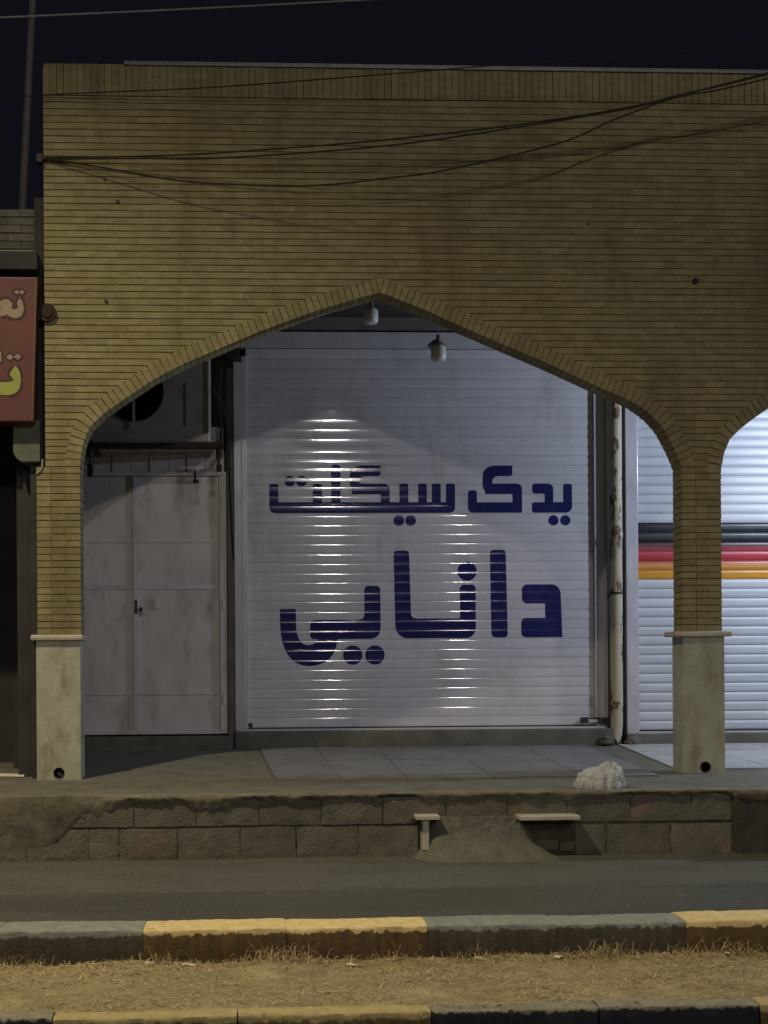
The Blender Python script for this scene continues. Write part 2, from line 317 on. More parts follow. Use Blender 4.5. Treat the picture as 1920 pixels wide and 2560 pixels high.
# litter pieces along the kerb: things
def scrap(name, x, y, l, w, az, label, cat, group=None):
    z = soil_z(x, y)+.012; n = 6; vs = []; fs = []
    for i in range(n+1):
        t = i/n-.5
        for s_ in (-1, 1):
            ww = w*(1-abs(t)*.9)*s_
            vs.append((x+math.cos(az)*t*l-math.sin(az)*ww, y+math.sin(az)*t*l+math.cos(az)*ww, z+.004*math.sin(i*.9)+.002*s_))
    for i in range(n): fs.append((2*i, 2*i+1, 2*i+3, 2*i+2))
    n0 = len(vs); vs += [(a, b, c-.003) for a, b, c in vs]; fs += [tuple(reversed([q+n0 for q in f])) for f in fs]
    o = MB().add(vs, fs).build(name, M['litter'], smooth=True); return tag(o, label, cat, group)
scrap('paper_scrap', .13-.42, -5.0, .075, .012, .1, 'pale paper strip on soil below the long yellow kerb', 'litter')
scrap('dry_leaf', .60, -5.06, .06, .011, -.2, 'small curled pale leaf on soil at the middle of the yellow kerb', 'leaf')
scrap('curled_leaf', 1.32, -4.99, .08, .012, -.7, 'curled pale yellow leaf leaning below the grey painted kerb', 'leaf')
scrap('crumpled_paper', 1.75, -5.0, .07, .022, 1.0, 'crumpled cream paper at the joint of the grey kerb stones', 'litter')
scrap('dry_husk', 2.70, -4.99, .055, .02, 1.2, 'pale husk among straw below the yellow kerb by grass tuft', 'leaf')
scrap('white_chip', -.50, -5.0, .06, .009, .6, 'thin white twig chip where grey kerb meets yellow kerb', 'litter')

# ------------------------------------------------------------------ kerbs
def kerb_stone(parent, x0, x1, y0, y1, z0, z1, m, seed):
    nx = max(6, int((x1-x0)/.035)); prof = []
    r = .016
    prof = [(y0, z0), (y0-.004, z0+(z1-z0)*.35), (y0-.002, z0+(z1-z0)*.65), (y0, z1-r), (y0+r*.3, z1-r*.3), (y0+r, z1), (y0+(y1-y0)*.4, z1+.003), (y1-r*.6, z1), (y1, z1-r*.6), (y1, z0)]
    vs = []; fs = []; n = len(prof)
    for i in range(nx+1):
        x = x0+(x1-x0)*i/nx; e = min(i, nx-i)
        for y, z in prof:
            d = .003*nz(x, z*3+y, 6, seed)+.003*nz(x, z*5+y*3, 24, seed+4)+.009*nz(x, 0, 1.1, seed*3.7)
            sh = .0015 if e == 0 else 0
            cy = (y0+y1)/2
            vs.append((x, y+d*(1 if y > cy else -1)+sh*(1 if y < cy else -1), z+d-(sh if z > z0+.05 else 0)))
    for i in range(nx):
        for k in range(n-1): fs.append((i*n+k, (i+1)*n+k, (i+1)*n+k+1, i*n+k+1))
    fs.append(list(range(n))); fs.append([nx*n+k for k in range(n-1, -1, -1)])
    return MB().add(vs, fs).build('kerb_stone', m, parent, smooth=True)
far_kerb = struct(empty('far_kerb')); near_kerb = struct(empty('near_kerb'))
fx = [-3.72, -2.93, -2.13, -1.34, -.543, .248, 1.037, 1.762, 2.502, 3.28, 4.06, 4.85, 5.64]
for i in range(len(fx)-1):
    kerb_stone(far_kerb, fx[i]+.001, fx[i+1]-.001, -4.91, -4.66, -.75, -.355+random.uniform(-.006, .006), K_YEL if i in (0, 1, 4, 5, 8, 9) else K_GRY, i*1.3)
nx_ = [-3.1, -2.35, -1.6, -.836, -.141, .167+.45, .845+.4, 1.62, 2.337, 3.1, 3.9]
nx_ = [-3.1, -2.35, -1.6, -.836, -.02, .845, 1.60, 2.337, 3.1, 3.9]
for i in range(len(nx_)-1):
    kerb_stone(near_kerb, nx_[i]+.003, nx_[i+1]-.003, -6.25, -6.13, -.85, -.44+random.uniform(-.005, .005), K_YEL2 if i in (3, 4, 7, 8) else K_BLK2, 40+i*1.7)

# ================================================================== WALKWAY
def fz(y): return .0+.075*max(0, y)/3.0           # floor falls a little towards the street
walk = MB()
walk.add([(-14, -1.42, 0), (16, -1.42, 0), (16, 0, 0), (-14, 0, 0), (-14, 3.6, .09), (16, 3.6, .09)], [(0, 1, 2, 3), (3, 2, 5, 4)])
walk.add([(-14, -1.42, 0), (16, -1.42, 0), (16, -1.42, -.8), (-14, -1.42, -.8)], [(0, 3, 2, 1)])
walkway = struct(walk.build('walkway', M['cement'], merge=True))
# paving slabs under the arch; paler polished ones paint in next bay's lamplit floor
def slab(x00, x01, x10, x11, y0, y1, m, name='paving_slab', h=.014):
    g = .004; z0, z1 = fz(y0), fz(y1)
    vs = [(x00+g, y0+g, z0), (x01-g, y0+g, z0), (x11-g, y1-g, z1), (x10+g, y1-g, z1)]
    dz = h+random.uniform(-.002, .002)
    MB().add(vs+[(x, y, z+dz) for x, y, z in vs], [(4, 5, 6, 7), (0, 1, 5, 4), (1, 2, 6, 5), (2, 3, 7, 6), (3, 0, 4, 7)]).build(name, m, walkway)
cols_f = [.33, .95, 1.58, 2.40, 3.26, 3.98]; cols_b = [.23, .90, 1.62, 2.46, 3.36, 4.14]
for j, (y0, y1) in enumerate(((-.30, 1.35), (1.35, 2.80))):
    for i in range(len(cols_f)-1):
        a = (y0+.30)/3.1; b = (y1+.30)/3.1
        lerp = lambda k, t: cols_f[k]*(1-t)+cols_b[k]*t
        slab(lerp(i, a), lerp(i+1, a), lerp(i, b), lerp(i+1, b), y0, y1, M['slab'])
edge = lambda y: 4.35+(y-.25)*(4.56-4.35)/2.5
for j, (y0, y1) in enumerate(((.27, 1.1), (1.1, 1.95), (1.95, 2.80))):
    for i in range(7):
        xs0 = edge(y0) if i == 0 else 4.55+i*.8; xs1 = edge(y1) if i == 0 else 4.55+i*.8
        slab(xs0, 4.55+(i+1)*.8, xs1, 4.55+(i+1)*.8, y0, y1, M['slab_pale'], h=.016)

# ================================================================== RETAINING WALL of concrete blocks
rw = empty('block_retaining_wall', (0, -1.45, -.56)); tag(rw, 'low wall of concrete blocks with crumbling mortar holding up the walkway', 'wall')
core = MB(); core.box(-14, 16, -1.438, -1.40, -.8, -.012); keep(rw, core.build('wall_core', M['wall_joint']))
def block(x0, x1, z0, z1, m='block', d=0):
    bm = bmesh.new(); mb = MB(); nx, nzz = 9, 5; g = random.uniform(.002, .005)
    x0 += g; x1 -= g; z0 += g*.8; z1 -= g*.8
    vs = []; fs = []; yy = -1.45+random.uniform(-.005, .005)-d; sd = random.uniform(0, 90); tl = random.uniform(-.006, .006)
    for j in range(nzz+1):
        for i in range(nx+1):
            e = i in (0, nx) or j in (0, nzz)
            x = x0+(x1-x0)*i/nx; z = z0+(z1-z0)*j/nzz
            jx = random.uniform(-.004, .004); jz = random.uniform(-.004, .004)
            vs.append((x+jx, yy+(.003 if e else 0)+.007*nz(x*6, z*6, 1, sd)+.004*nz(x*18, z*18, 1, sd)+tl*(i/nx-.5), z+jz))
    W_ = nx+1
    fs = [(j*W_+i, j*W_+i+1, (j+1)*W_+i+1, (j+1)*W_+i) for j in range(nzz) for i in range(nx)]
    ring = [i for i in range(W_)] + [j*W_+nx for j in range(1, nzz+1)] + [nzz*W_+i for i in range(nx-1, -1, -1)] + [j*W_ for j in range(nzz-1, 0, -1)]
    n0 = len(vs); vs += [(vs[k][0], -1.41, vs[k][2]) for k in ring]
    for q in range(len(ring)): fs.append((ring[q], n0+q, n0+(q+1) % len(ring), ring[(q+1) % len(ring)]))
    bm.free()
    keep(rw, mb.add(vs, fs).build('concrete_block', M[m], smooth=False))
lo = [-4.92, -4.4, -3.87, -3.35, -2.83, -2.31, -1.79, -1.27, -1.02, -.534, -.008, .464, .988, 1.50]
for a, b in zip(lo[:-1], lo[1:]): block(a, b, -.56, -.275)
for a, b in ((2.84, 3.106), (3.106, 3.658), (3.658, 4.20)): block(a, b, -.56, -.285)
up = [-4.6, -4.05, -3.5, -2.98, -2.46, -1.94, -1.42, -.893, -.375, .155, .678, 1.2, 1.735, 2.256, 2.78, 3.314, 3.844, 4.20]
for a, b in zip(up[:-1], up[1:]): block(a, b, -.262, -.03)
for a, b in zip([4.2+.6*i for i in range(8)], [4.8+.6*i for i in range(8)]): block(a, b, -.58, -.03, m='dark_render', d=.10)
# crumbling mortar cap with a ragged lower edge
mb = MB(); vs = []; fs = []; nX = 900; rows = 7
for i in range(nX+1):
    x = -5+11*i/nX
    drop = .06+.07*nz(x, 0, 1.9, 2)+.045*nz(x, 0, 6, 7)+.022*nz(x, 0, 21, 4)
    if x < -.95: drop += .16*min(1, (-.95-x)/.25)+.03*nz(x, 0, 3, 9)
    if x < -1.35: drop += .30*min(1, (-1.35-x)/.3)
    if -.55 < x < -.05: drop += .05*math.sin((x+.55)/.5*math.pi)
    drop = max(.025, min(.55, drop))
    for j in range(rows+1):
        t = j/rows; z = .004-drop*t
        bulge = .020*math.sin(math.pi*min(1, t*1.2+.08))*(1-.4*t) + .012
        y = -1.452-bulge-.012*nz(x*5, z*7, 1, 3)-.008*nz(x*17, z*17, 1, 5)-.004*nz(x*45, z*45, 1, 6) + (.02 if j == rows else 0)
        if x < -.9: y += .012*min(1, (-.9-x)/.15)
        if x > 4.2: y -= .105
        vs.append((x, y, z+.004*nz(x*9, t*3, 1, 8)))
    vs.append((x, -1.36, .006))
Wd = rows+2
for i in range(nX):
    for j in range(rows): fs.append((i*Wd+j, i*Wd+j+1, (i+1)*Wd+j+1, (i+1)*Wd+j))
    fs.append((i*Wd+rows+1, i*Wd, (i+1)*Wd, (i+1)*Wd+rows+1))
keep(rw, mb.add(vs, fs).build('mortar_cap', M['render'], smooth=True))

# cement ramp under the stone step
ramp = empty('cement_ramp', (2.0, -1.6, -.56)); tag(ramp, 'smooth cement ramp mounded against the block wall below a stone step', 'ramp')
vs = []; fs = []; nu, nv = 90, 48
for i in range(nu+1):
    u = i/nu
    for j in range(nv+1):
        t = j/nv                          # 0 top, 1 foot
        sp = .42*t+.58*t**5               # straight sides that flare at the foot
        xl = 1.60-.24*sp; xr = 2.40+.42*sp
        x = xl+(xr-xl)*u
        y = -1.50-.12*t-.24*t**3*(.6+.4*math.sin(math.pi*u)**.5)+.02*nz(u*6, t*4, 1, 5)*t
        z = -.205-.38*(1-(1-t)**1.15)
        ed = min(u, 1-u)
        y += .10*max(0, (.12-ed)/.12)**2*(1)
        z += .012*nz(x, y, 4, 6)+.008*nz(x, y, 13, 3)+.005*nz(x, y, 34, 3); y -= .010*nz(x*9, z*9, 1, 7)+.006*nz(x*26, z*26, 1, 9)
        vs.append((x, y, z))
Wn = nv+1
fs = [(i*Wn+j, i*Wn+j+1, (i+1)*Wn+j+1, (i+1)*Wn+j) for i in range(nu) for j in range(nv)]
n0 = len(vs); vs += [(vs[i*Wn+j][0], -1.44, vs[i*Wn+j][2]) for i in (0, nu) for j in range(nv+1)] + [(vs[i*Wn][0], -1.44, vs[i*Wn][2]) for i in range(nu+1)]
fs += [(j, n0+j, n0+j+1, j+1) for j in range(nv)] + [(nu*Wn+j+1, n0+Wn+j+1, n0+Wn+j, nu*Wn+j) for j in range(nv)]
fs += [(i*Wn, (i+1)*Wn, n0+2*Wn+i+1, n0+2*Wn+i) for i in range(nu)]
keep(ramp, MB().add(vs, fs).build('ramp_mound', M['ramp'], smooth=True))
stp = empty('stone_step', (2.1, -1.55, -.2)); tag(stp, 'pale stone slab step sticking out of the block wall above a dark hollow', 'step')
keep(stp, MB().box(1.46, 1.66, -1.60, -1.43, -.212, -.178).build('step_slab', M['cap'], bevel=.005))
keep(stp, MB().box(2.33, 2.84, -1.62, -1.30, -.224, -.190).build('step_slab', M['cap'], bevel=.005))
keep(stp, MB().box(1.52, 1.575, -1.56, -1.43, -.47, -.213).build('support_stone', M['cap'], bevel=.006))
keep(stp, MB().box(2.42, 2.84, -1.41, -1.38, -.60, -.20).build('hollow_back', M['block']))
for k, (x0, x1, z0, z1) in enumerate(((2.45, 2.62, -.40, -.32), (2.63, 2.83, -.42, -.33), (2.44, 2.70, -.50, -.41), (2.71, 2.83, -.51, -.43))):
    keep(stp, MB().box(x0, x1, -1.42-.012*k, -1.405, z0, z1).build('rubble_brick', M['block'], bevel=.008))

# ================================================================== ARCADE BUILDING
bld = empty('arcade_building', (1.4, 0, 0)); tag(bld, 'yellow brick arcade building with a wide pointed arch on stone based pillars', 'building')
def B(o): return keep(bld, o)
INTR = [(-1.512,2.99),(-1.508,3.06),(-1.481,3.218),(-1.419,3.367),(-1.331,3.456),(-1.243,3.528),(-1.094,3.632),(-.799,3.83),(-.504,3.983),(-.208,4.107),(.023,4.21),(.32,4.332),(.617,4.442),(.915,4.543),(1.217,4.63),(1.373,4.673),
        (1.516,4.624),(1.814,4.506),(2.113,4.372),(2.502,4.205),(2.658,4.140),(2.959,4.015),(3.261,3.880),(3.563,3.742),(3.716,3.679),(3.869,3.606),(4.019,3.501),(4.141,3.369),(4.240,3.185),(4.300,3.05),(4.322,2.99)]
PITCH = .065; T = .25; RING = .14; SHIFT = 6.218
def resample(poly, step):
    out = []; acc = 0
    P = [Vector((x, z)) for x, z in poly]; Ls = [(P[i+1]-P[i]).length for i in range(len(P)-1)]; tot = sum(Ls); n = max(1, round(tot/step))
    for k in range(n+1):
        s = tot*k/n; i = 0
        while i < len(Ls)-1 and s > Ls[i]+1e-9: s -= Ls[i]; i += 1
        out.append(P[i].lerp(P[i+1], min(1, s/Ls[i])))
    return out
def normals(pts, sgn):
    ns = []
    for i in range(len(pts)):
        d = (pts[min(i+1, len(pts)-1)]-pts[max(i-1, 0)]).normalized(); ns.append(Vector((-d.y, d.x))*sgn)
    return ns
apex = 15
left_i = resample(INTR[:apex+1], PITCH); right_i = resample(INTR[apex:], PITCH)
ln = normals(left_i, 1); rn = normals(right_i, 1); ln[0] = Vector((-1, 0)); rn[-1] = Vector((1, 0))
left_e = [p+n*RING for p, n in zip(left_i, ln)]; right_e = [p+n*RING for p, n in zip(right_i, rn)]
Z_SP, Z_TOP = 2.99, 6.535
n_c = round((Z_TOP-Z_SP)/PITCH); pc = (Z_TOP-Z_SP)/n_c
key_top = Vector((1.373, 4.673+RING*1.045))
EXT = left_e+[key_top]+right_e
LOW = .11                       # the next bay's arch springs a little lower
def cross(z, dx):
    xs = []
    if dx: z += LOW
    for a, b in zip(EXT[:-1], EXT[1:]):
        if (a.y-z)*(b.y-z) <= 0 and abs(a.y-b.y) > 1e-9:
            t = (z-a.y)/(b.y-a.y); xs.append(a.x+(b.x-a.x)*t)
    if z <= EXT[0].y: return (EXT[0].x+dx, EXT[-1].x+dx)
    if not xs: return (key_top.x+dx, key_top.x+dx)
    return (min(xs)+dx, max(xs)+dx)
X0, X1 = -1.84, 10.95
def clip(poly, p0, p1):       # keep what lies left of the directed line p0 -> p1
    out = []; d = (p1[0]-p0[0], p1[1]-p0[1]); side = lambda p: d[0]*(p[1]-p0[1])-d[1]*(p[0]-p0[0])
    for a, b in zip(poly, poly[1:]+poly[:1]):
        sa, sb = side(a), side(b)
        if sa >= 0: out.append(a)
        if (sa >= 0) != (sb >= 0):
            t = sa/(sa-sb); out.append((a[0]+(b[0]-a[0])*t, a[1]+(b[1]-a[1])*t))
    return out
def area(P): return abs(sum(P[i-1][0]*P[i][1]-P[i][0]*P[i-1][1] for i in range(len(P))))/2 if len(P) > 2 else 0
full = MB().box(-.0995, .0995, 0, .05, .0055, pc-.005).build('brick', M['brick'])       # shared mesh for alike bricks
full_me = full.data; bpy.data.objects.remove(full)
cand = []; stuff = MB(); wall_core = MB()
def wob(x, z): return .0045*noise.noise(Vector((x*.7, z*.5, 4.2)))+.0018*noise.noise(Vector((x*2.6, z*1.5, 9.1)))
def jit(): return random.uniform(-.0018, .0018)
for c in range(n_c):
    z0 = Z_SP+c*pc; z1 = z0+pc
    xa = []
    for dx in (0, SHIFT):
        a0, b0 = cross(z0, dx); a1, b1 = cross(z1, dx); xa.append((a0, a1, b0, b1))
    segs = [((X0, X0), (xa[0][0], xa[0][1])), ((xa[0][2], xa[0][3]), (xa[1][0], xa[1][1])), ((xa[1][2], xa[1][3]), (X1, X1))]
    if xa[0][0] == xa[0][2] and xa[0][1] == xa[0][3]: segs = [((X0, X0), (X1, X1))]
    for (l0, l1), (r0_, r1_) in segs:
        if r0_-l0 < .01 and r1_-l1 < .01: continue
        wall_core.add([(l0, .007, z0), (r0_, .007, z0), (r1_, .007, z1), (l1, .007, z1), (l0, T, z0), (r0_, T, z0), (r1_, T, z1), (l1, T, z1)],
                      [(0, 1, 2, 3), (7, 6, 5, 4), (0, 3, 7, 4), (1, 5, 6, 2)])
        off = (.1 if c % 2 else 0)+X0
        lo_ = min(l0, l1); hi_ = max(r0_, r1_)
        k = math.floor((lo_-off)/.2)
        while off+k*.2 < hi_:
            a, b = off+k*.2, off+k*.2+.2; k += 1
            rect = [(a+.0005, z0+.0055), (b-.0005, z0+.0055), (b-.0005, z1-.005), (a+.0005, z1-.005)]
            p = clip(clip(rect, (r0_, z0), (r1_, z1)), (l1, z1), (l0, z0))
            if area(p) < 2e-5: continue
            if max(l0, l1) <= a and min(r0_, r1_) >= b: cand.append(((a+b)/2, z0))
            else: stuff.prism([(px2, pz2+wob((a+b)/2, z0)*.6) for px2, pz2 in p], jit(), .05)
# the 300 that show largest: the lowest and nearest full bricks around the arch
cand.sort(key=lambda p: ((p[0]-.3)*.8)**2+(p[1]-1.1)**2+(0 if p[0] < 5.1 else 100))
for i, (x, z) in enumerate(cand):
    if i < 300:
        o = bpy.data.objects.new('brick', full_me); COL.objects.link(o); o.location = (x, jit(), z+wob(x, z)+random.uniform(-.001, .001)); o.rotation_euler = (0, random.gauss(0, .004), 0); B(o)
    else:
        j = jit(); zq = z; z = z+wob(x, z); stuff.box(x-.0995, x+.0995, j, .05, z+.0055+random.uniform(-.0018, .0018), z+pc-.005+random.uniform(-.0018, .0018))
for dx in (0, SHIFT):             # cut bricks that fill the point of the arch
    dz_ = -LOW if dx else 0; kz = Z_SP+pc*math.floor((key_top.y+dz_-Z_SP)/pc)
    a0, b0 = cross(kz, dx); up_l = [(p.x+dx, p.y+dz_+.003) for p in left_e if p.y+dz_ > kz+.002]; up_r = [(p.x+dx, p.y+dz_+.003) for p in right_e if p.y+dz_ > kz+.002]
    tip = (key_top.x+dx, kz+pc-.005); kt = (key_top.x+dx, key_top.y+dz_+.003)
    pts_l = [(a0, kz+.003)]+up_l+[kt]
    for p_, q_ in zip(pts_l[:-1], pts_l[1:]):
        f_ = lambda x_: kz+(pc-.005)*(x_-a0)/(tip[0]-a0)
        if max(f_(p_[0])-p_[1], f_(q_[0])-q_[1]) > .001: stuff.prism([p_, q_, (q_[0], max(q_[1]+.0005, f_(q_[0]))), (p_[0], max(p_[1]+.0004, f_(p_[0])))], .001, .05)
    pts_r = [kt]+up_r+[(b0, kz+.003)]
    for p_, q_ in zip(pts_r[:-1], pts_r[1:]):
        f_ = lambda x_: kz+(pc-.005)*(b0-x_)/(b0-tip[0])
        if max(f_(p_[0])-p_[1], f_(q_[0])-q_[1]) > .001: stuff.prism([p_, q_, (q_[0], max(q_[1]+.0005, f_(q_[0]))), (p_[0], max(p_[1]+.0004, f_(p_[0])))], .001, .05)
B(stuff.build('brickwork', M['brick'], kind='stuff'))
# top: mortar behind the soldier course, roof core
wall_core.box(X0+.004, X1, .013, T, Z_TOP, 6.842)
B(wall_core.build('wall_core', M['mortar']))
# soldier course
x = X0; i = 0
while x < X1:
    w = .0655; gp = .006; h = 6.845 if x > -1.07 else 6.84
    j = random.uniform(-.004, .004); z0 = Z_TOP+.006
    if i == 0: poly = [(x, z0), (x+w-.0045, z0), (x+w-.0045, h), (x+.03, h), (x+.008, h-.02), (x, h-.06)]
    else: poly = [(x+.001, z0), (x+w-.0045, z0+random.uniform(-.002, .002)), (x+w-.0045, h+random.uniform(-.003, .003)), (x+.001, h)]
    B(MB().prism(poly, j, .05).build('soldier_brick', M['brick'])); x += w; i += 1
# arch bricks
def voussoirs(I, E, dx):
    for k in range(len(I)-1):
        a, b, c_, d_ = I[k], I[k+1], E[k+1], E[k]
        dzv = -LOW if dx else 0
        if (a.y+b.y)/2+dzv < Z_SP-.028: continue
        u = (b-a); g = u.normalized()*.0035
        poly = [(a.x+g.x+dx, a.y+g.y+dzv), (b.x-g.x+dx, b.y-g.y+dzv), (c_.x-g.x*1.3+dx, c_.y-g.y*1.3+dzv), (d_.x+g.x*1.3+dx, d_.y+g.y*1.3+dzv)]
        j = random.uniform(-.007, .001)
        B(MB().prism(poly[::-1], j, T).build('arch_brick', M['brick']))
for dx in (0, SHIFT):
    voussoirs(left_i, left_e, dx); voussoirs(right_i, right_e, dx)
    a = Vector(INTR[apex]); l = left_e[-1]; r = right_e[0]
    dz_ = -LOW if dx else 0
    B(MB().prism([(a.x+dx, a.y+.002+dz_), (r.x-.003+dx, r.y-.003+dz_), (key_top.x+dx, key_top.y-.004+dz_), (l.x+.003+dx, l.y-.003+dz_)], -.004, T).build('arch_keystone', M['brick']))
    # mortar seen between the arch bricks
    ring = MB()
    for I, E in ((left_i, left_e), (right_i, right_e)):
        ns_ = [(e-i_).normalized() for i_, e in zip(I, E)]
        for k in range(len(I)-1):
            p = [I[k]+ns_[k]*.008, I[k+1]+ns_[k+1]*.008, E[k+1]-ns_[k+1]*.004, E[k]-ns_[k]*.004]
            if min(q.y for q in p)+dz_ > Z_SP-.005: ring.prism([(q.x+dx, q.y+dz_) for q in p][::-1], .011, T-.004)
    B(ring.build('arch_mortar', M['mortar']))
# brick pillars in three columns, full depth
def pillar(x0, cuts, x1, tag_):
    zb = 1.385; n = round((Z_SP-zb)/PITCH); p_ = (Z_SP-zb)/n
    B(MB().box(x0+.006, x1-.006, .006, T-.006, zb-.02, Z_SP+.0005).build('pillar_core', M['mortar']))
    for c in range(n):
        xs = [x0]+cuts+[x1]
        if c % 3 == 1: xs = [x0, cuts[0], x1]
        for a, b in zip(xs[:-1], xs[1:]):
            gl = .004 if a != x0 else 0
            e = .002 if a == cuts[0] else 0
            B(MB().box(a+gl*.4+e, b-gl*.2-.001-(.003 if b == cuts[0] else 0), random.uniform(-.004, .003), T, zb+c*p_+.005+random.uniform(-.001, .001), zb+(c+1)*p_-.005+random.uniform(-.001, .001)).build('brick', M['brick']))
pillar(-1.925, [-1.785, -1.655], -1.512, 'l')
pillar(4.322, [4.459, 4.575], 4.712, 'r')
pillar(10.535, [10.68, 10.81], 10.95, 'r2')
# stone bases with caps and drain holes
for (a, b, c0, c1, hx) in ((-1.937, -1.520, -1.985, -1.490, -1.729), (4.312, 4.727, 4.235, 4.790, 4.531), (10.53, 10.96, 10.46, 11.03, 10.75)):
    base = MB()
    hr = .052; hz = .067 if hx < 0 else .06
    # front face with a round drain hole, built as a fan of quads
    n = 24; rect = []
    za, zb = -.02, 1.331
    for k in range(n):
        an = 2*math.pi*k/n; dx, dz = math.cos(an), math.sin(an)
        tx = ((b-hx)/dx if dx > 1e-6 else (a-hx)/dx if dx < -1e-6 else 1e9); tz = ((zb-hz)/dz if dz > 1e-6 else (za-hz)/dz if dz < -1e-6 else 1e9)
        t_ = min(tx, tz); rect.append((hx+dx*t_, hz+dz*t_))
    y0, y1 = -.012, T+.012
    vs = [(hx+hr*math.cos(2*math.pi*k/n), y0, hz+hr*math.sin(2*math.pi*k/n)) for k in range(n)]+[(x_, y0, z_) for x_, z_ in rect]+[(hx+hr*math.cos(2*math.pi*k/n), .16, hz+hr*math.sin(2*math.pi*k/n)) for k in range(n)]
    fs = [(k, n+k, n+(k+1) % n, (k+1) % n) for k in range(n)]+[(k, (k+1) % n, 2*n+(k+1) % n, 2*n+k) for k in range(n)]+[[2*n+k for k in range(n)]]
    base.add(vs, fs)
    for cx_, cz_ in ((a, za), (b, za), (a, zb), (b, zb)):          # close the corners
        best = sorted(range(n), key=lambda k: (rect[k][0]-cx_)**2+(rect[k][1]-cz_)**2)
        ks = sorted([k for k in best[:4]])
        for k in range(n):
            k2 = (k+1) % n; p, q = rect[k], rect[k2]
            onx = abs(p[0]-cx_) < 1e-6 or abs(q[0]-cx_) < 1e-6; onz = abs(p[1]-cz_) < 1e-6 or abs(q[1]-cz_) < 1e-6
            if onx and onz and abs(p[0]-q[0]) > 1e-6 and abs(p[1]-q[1]) > 1e-6:
                base.add([(p[0], y0, p[1]), (cx_, y0, cz_), (q[0], y0, q[1])], [(0, 1, 2)])
    base.add([(a, y0, za), (a, y1, za), (a, y1, zb), (a, y0, zb)], [(0, 1, 2, 3)]); base.add([(b, y0, za), (b, y1, za), (b, y1, zb), (b, y0, zb)], [(3, 2, 1, 0)])
    base.add([(a, y1, za), (b, y1, za), (b, y1, zb), (a, y1, zb)], [(0, 1, 2, 3)]); base.add([(a, y0, zb), (b, y0, zb), (b, y1, zb), (a, y1, zb)], [(0, 1, 2, 3)])
    bo = B(base.build('pillar_base', M['marble'], merge=True, bevel=0))
    po = MB().disc_y((hx, hz), hr-.006, hr+.0005, -.018, .15).build('drain_pipe_end', M['black'], bo)
    B(MB().box(c0, c1, -.055, T+.05, 1.3312, 1.385).build('base_cap', M['cap'], bevel=.018))
# roof flashing, roof slab, ceiling, walls
B(MB().box(-1.07, X1+.02, -.022, .30, 6.852, 6.866).box(-1.07, X1+.02, -.024, -.012, 6.828, 6.8515).build('roof_flashing', M['flash'], bevel=.003))
B(MB().box(-2.1, X1, T+.001, 3.9, 5.32, 5.5).build('arcade_ceiling', M['ceiling']))
B(MB().box(-2.1, X1, 3.12, 3.4, 0, 5.32).build('shop_wall', M['grey_plaster']))
B(MB().box(-2.10, -1.99, T+.01, 3.12, .0, 5.319).box(-2.0, -1.938, .10, T-.01, .0, 3.02).box(-1.949, -1.842, .11, T-.012, 3.021, 5.6).build('side_wall', M['n_wall']))  # side wall, with added dark fillers painting in the shaded gap beside pillar
B(MB().box(X1-.12, X1-.02, T, 3.12, .0, 5.32).build('side_wall', M['grey_plaster']))
B(MB().box(-.14, -.03, 2.96, 3.12, .05, 4.66).build('wall_pier', M['grey_plaster'], bevel=.006))
B(MB().box(4.47, 4.715, 3.05, 3.12, .05, 5.32).build('wall_pier', M['dark']))
# thresholds
B(MB().box(-.06, 4.62, 2.84, 3.12, .04, .275).build('threshold', M['cement'], bevel=.015))
B(MB().box(4.70, 9.9, 2.86, 3.12, .04, .205).build('threshold', M['cement'], bevel=.012))
B(MB().box(-1.985, -.10, 2.74, 3.12, .04, .225).build('threshold', M['cement'], bevel=.012))
B(MB().box(-.03, 4.46, 2.90, 3.04, .276, .300).build('shutter_sill', M['white_steel'], bevel=.003))
B(MB().box(4.85, 9.9, 2.92, 3.04, .206, .226).build('shutter_sill', M['white_steel'], bevel=.003))

# ------------------------------------------------------------------ main roller shutter (building > roller_shutter > slat / lettering)
YS = 3.0; SP = .1176; Z_SH = .312
shp = empty('roller_shutter', (2.2, YS, Z_SH)); keep(bld, shp); shp['label'] = 'white slatted roller shutter with navy painted lettering'
PROF_N = 18; BUL = .0046
def prof_y(t):            # 0..1 inside a slat; returns outward bulge (towards -Y)
    q = abs(2*t-1)
    return BUL*(1-q**3.4)
slat_tilt = [random.gauss(0, .0028) for _ in range(60)]
slat_push = [random.uniform(-.0012, .0012) for _ in range(60)]
def surf_y(z):
    k = int((z-Z_SH)//SP); t = (z-Z_SH)/SP-k; k = max(0, min(59, k))
    return YS-prof_y(t)-slat_push[k]-slat_tilt[k]*(t-.5)
n_sl = 39
def make_slat(parent, x0, x1, z, k, m, bul_f=1.0, sp=SP, ys=YS, tilt=True, nxs=1):
    vs = []; fs = []
    for i in range(PROF_N+1):
        t = i/PROF_N; q = abs(2*t-1)
        y = ys-(BUL*bul_f*(1-q**3.4))-((slat_push[k]+slat_tilt[k]*(t-.5)) if tilt else 0)
        zz = z+.0012+(sp-.0024)*t
        vs += [(x0, y, zz), (x1, y, zz)]
    for i in range(PROF_N): fs.append((2*i, 2*i+1, 2*i+3, 2*i+2))
    n0 = len(vs); vs += [(x0, ys+.012, z+.0012), (x1, ys+.012, z+.0012), (x0, ys+.012, z+sp-.0012), (x1, ys+.012, z+sp-.0012)]
    fs += [(0, n0, n0+1, 1), (2*PROF_N+1, n0+3, n0+2, 2*PROF_N), (n0, n0+2, n0+3, n0+1)]
    o = MB().add(vs, fs).build('slat', m, smooth=True); o.parent = parent; o.matrix_parent_inverse = parent.matrix_world.inverted() if False else (Matrix.Translation(-Vector(parent.location)))
    return o
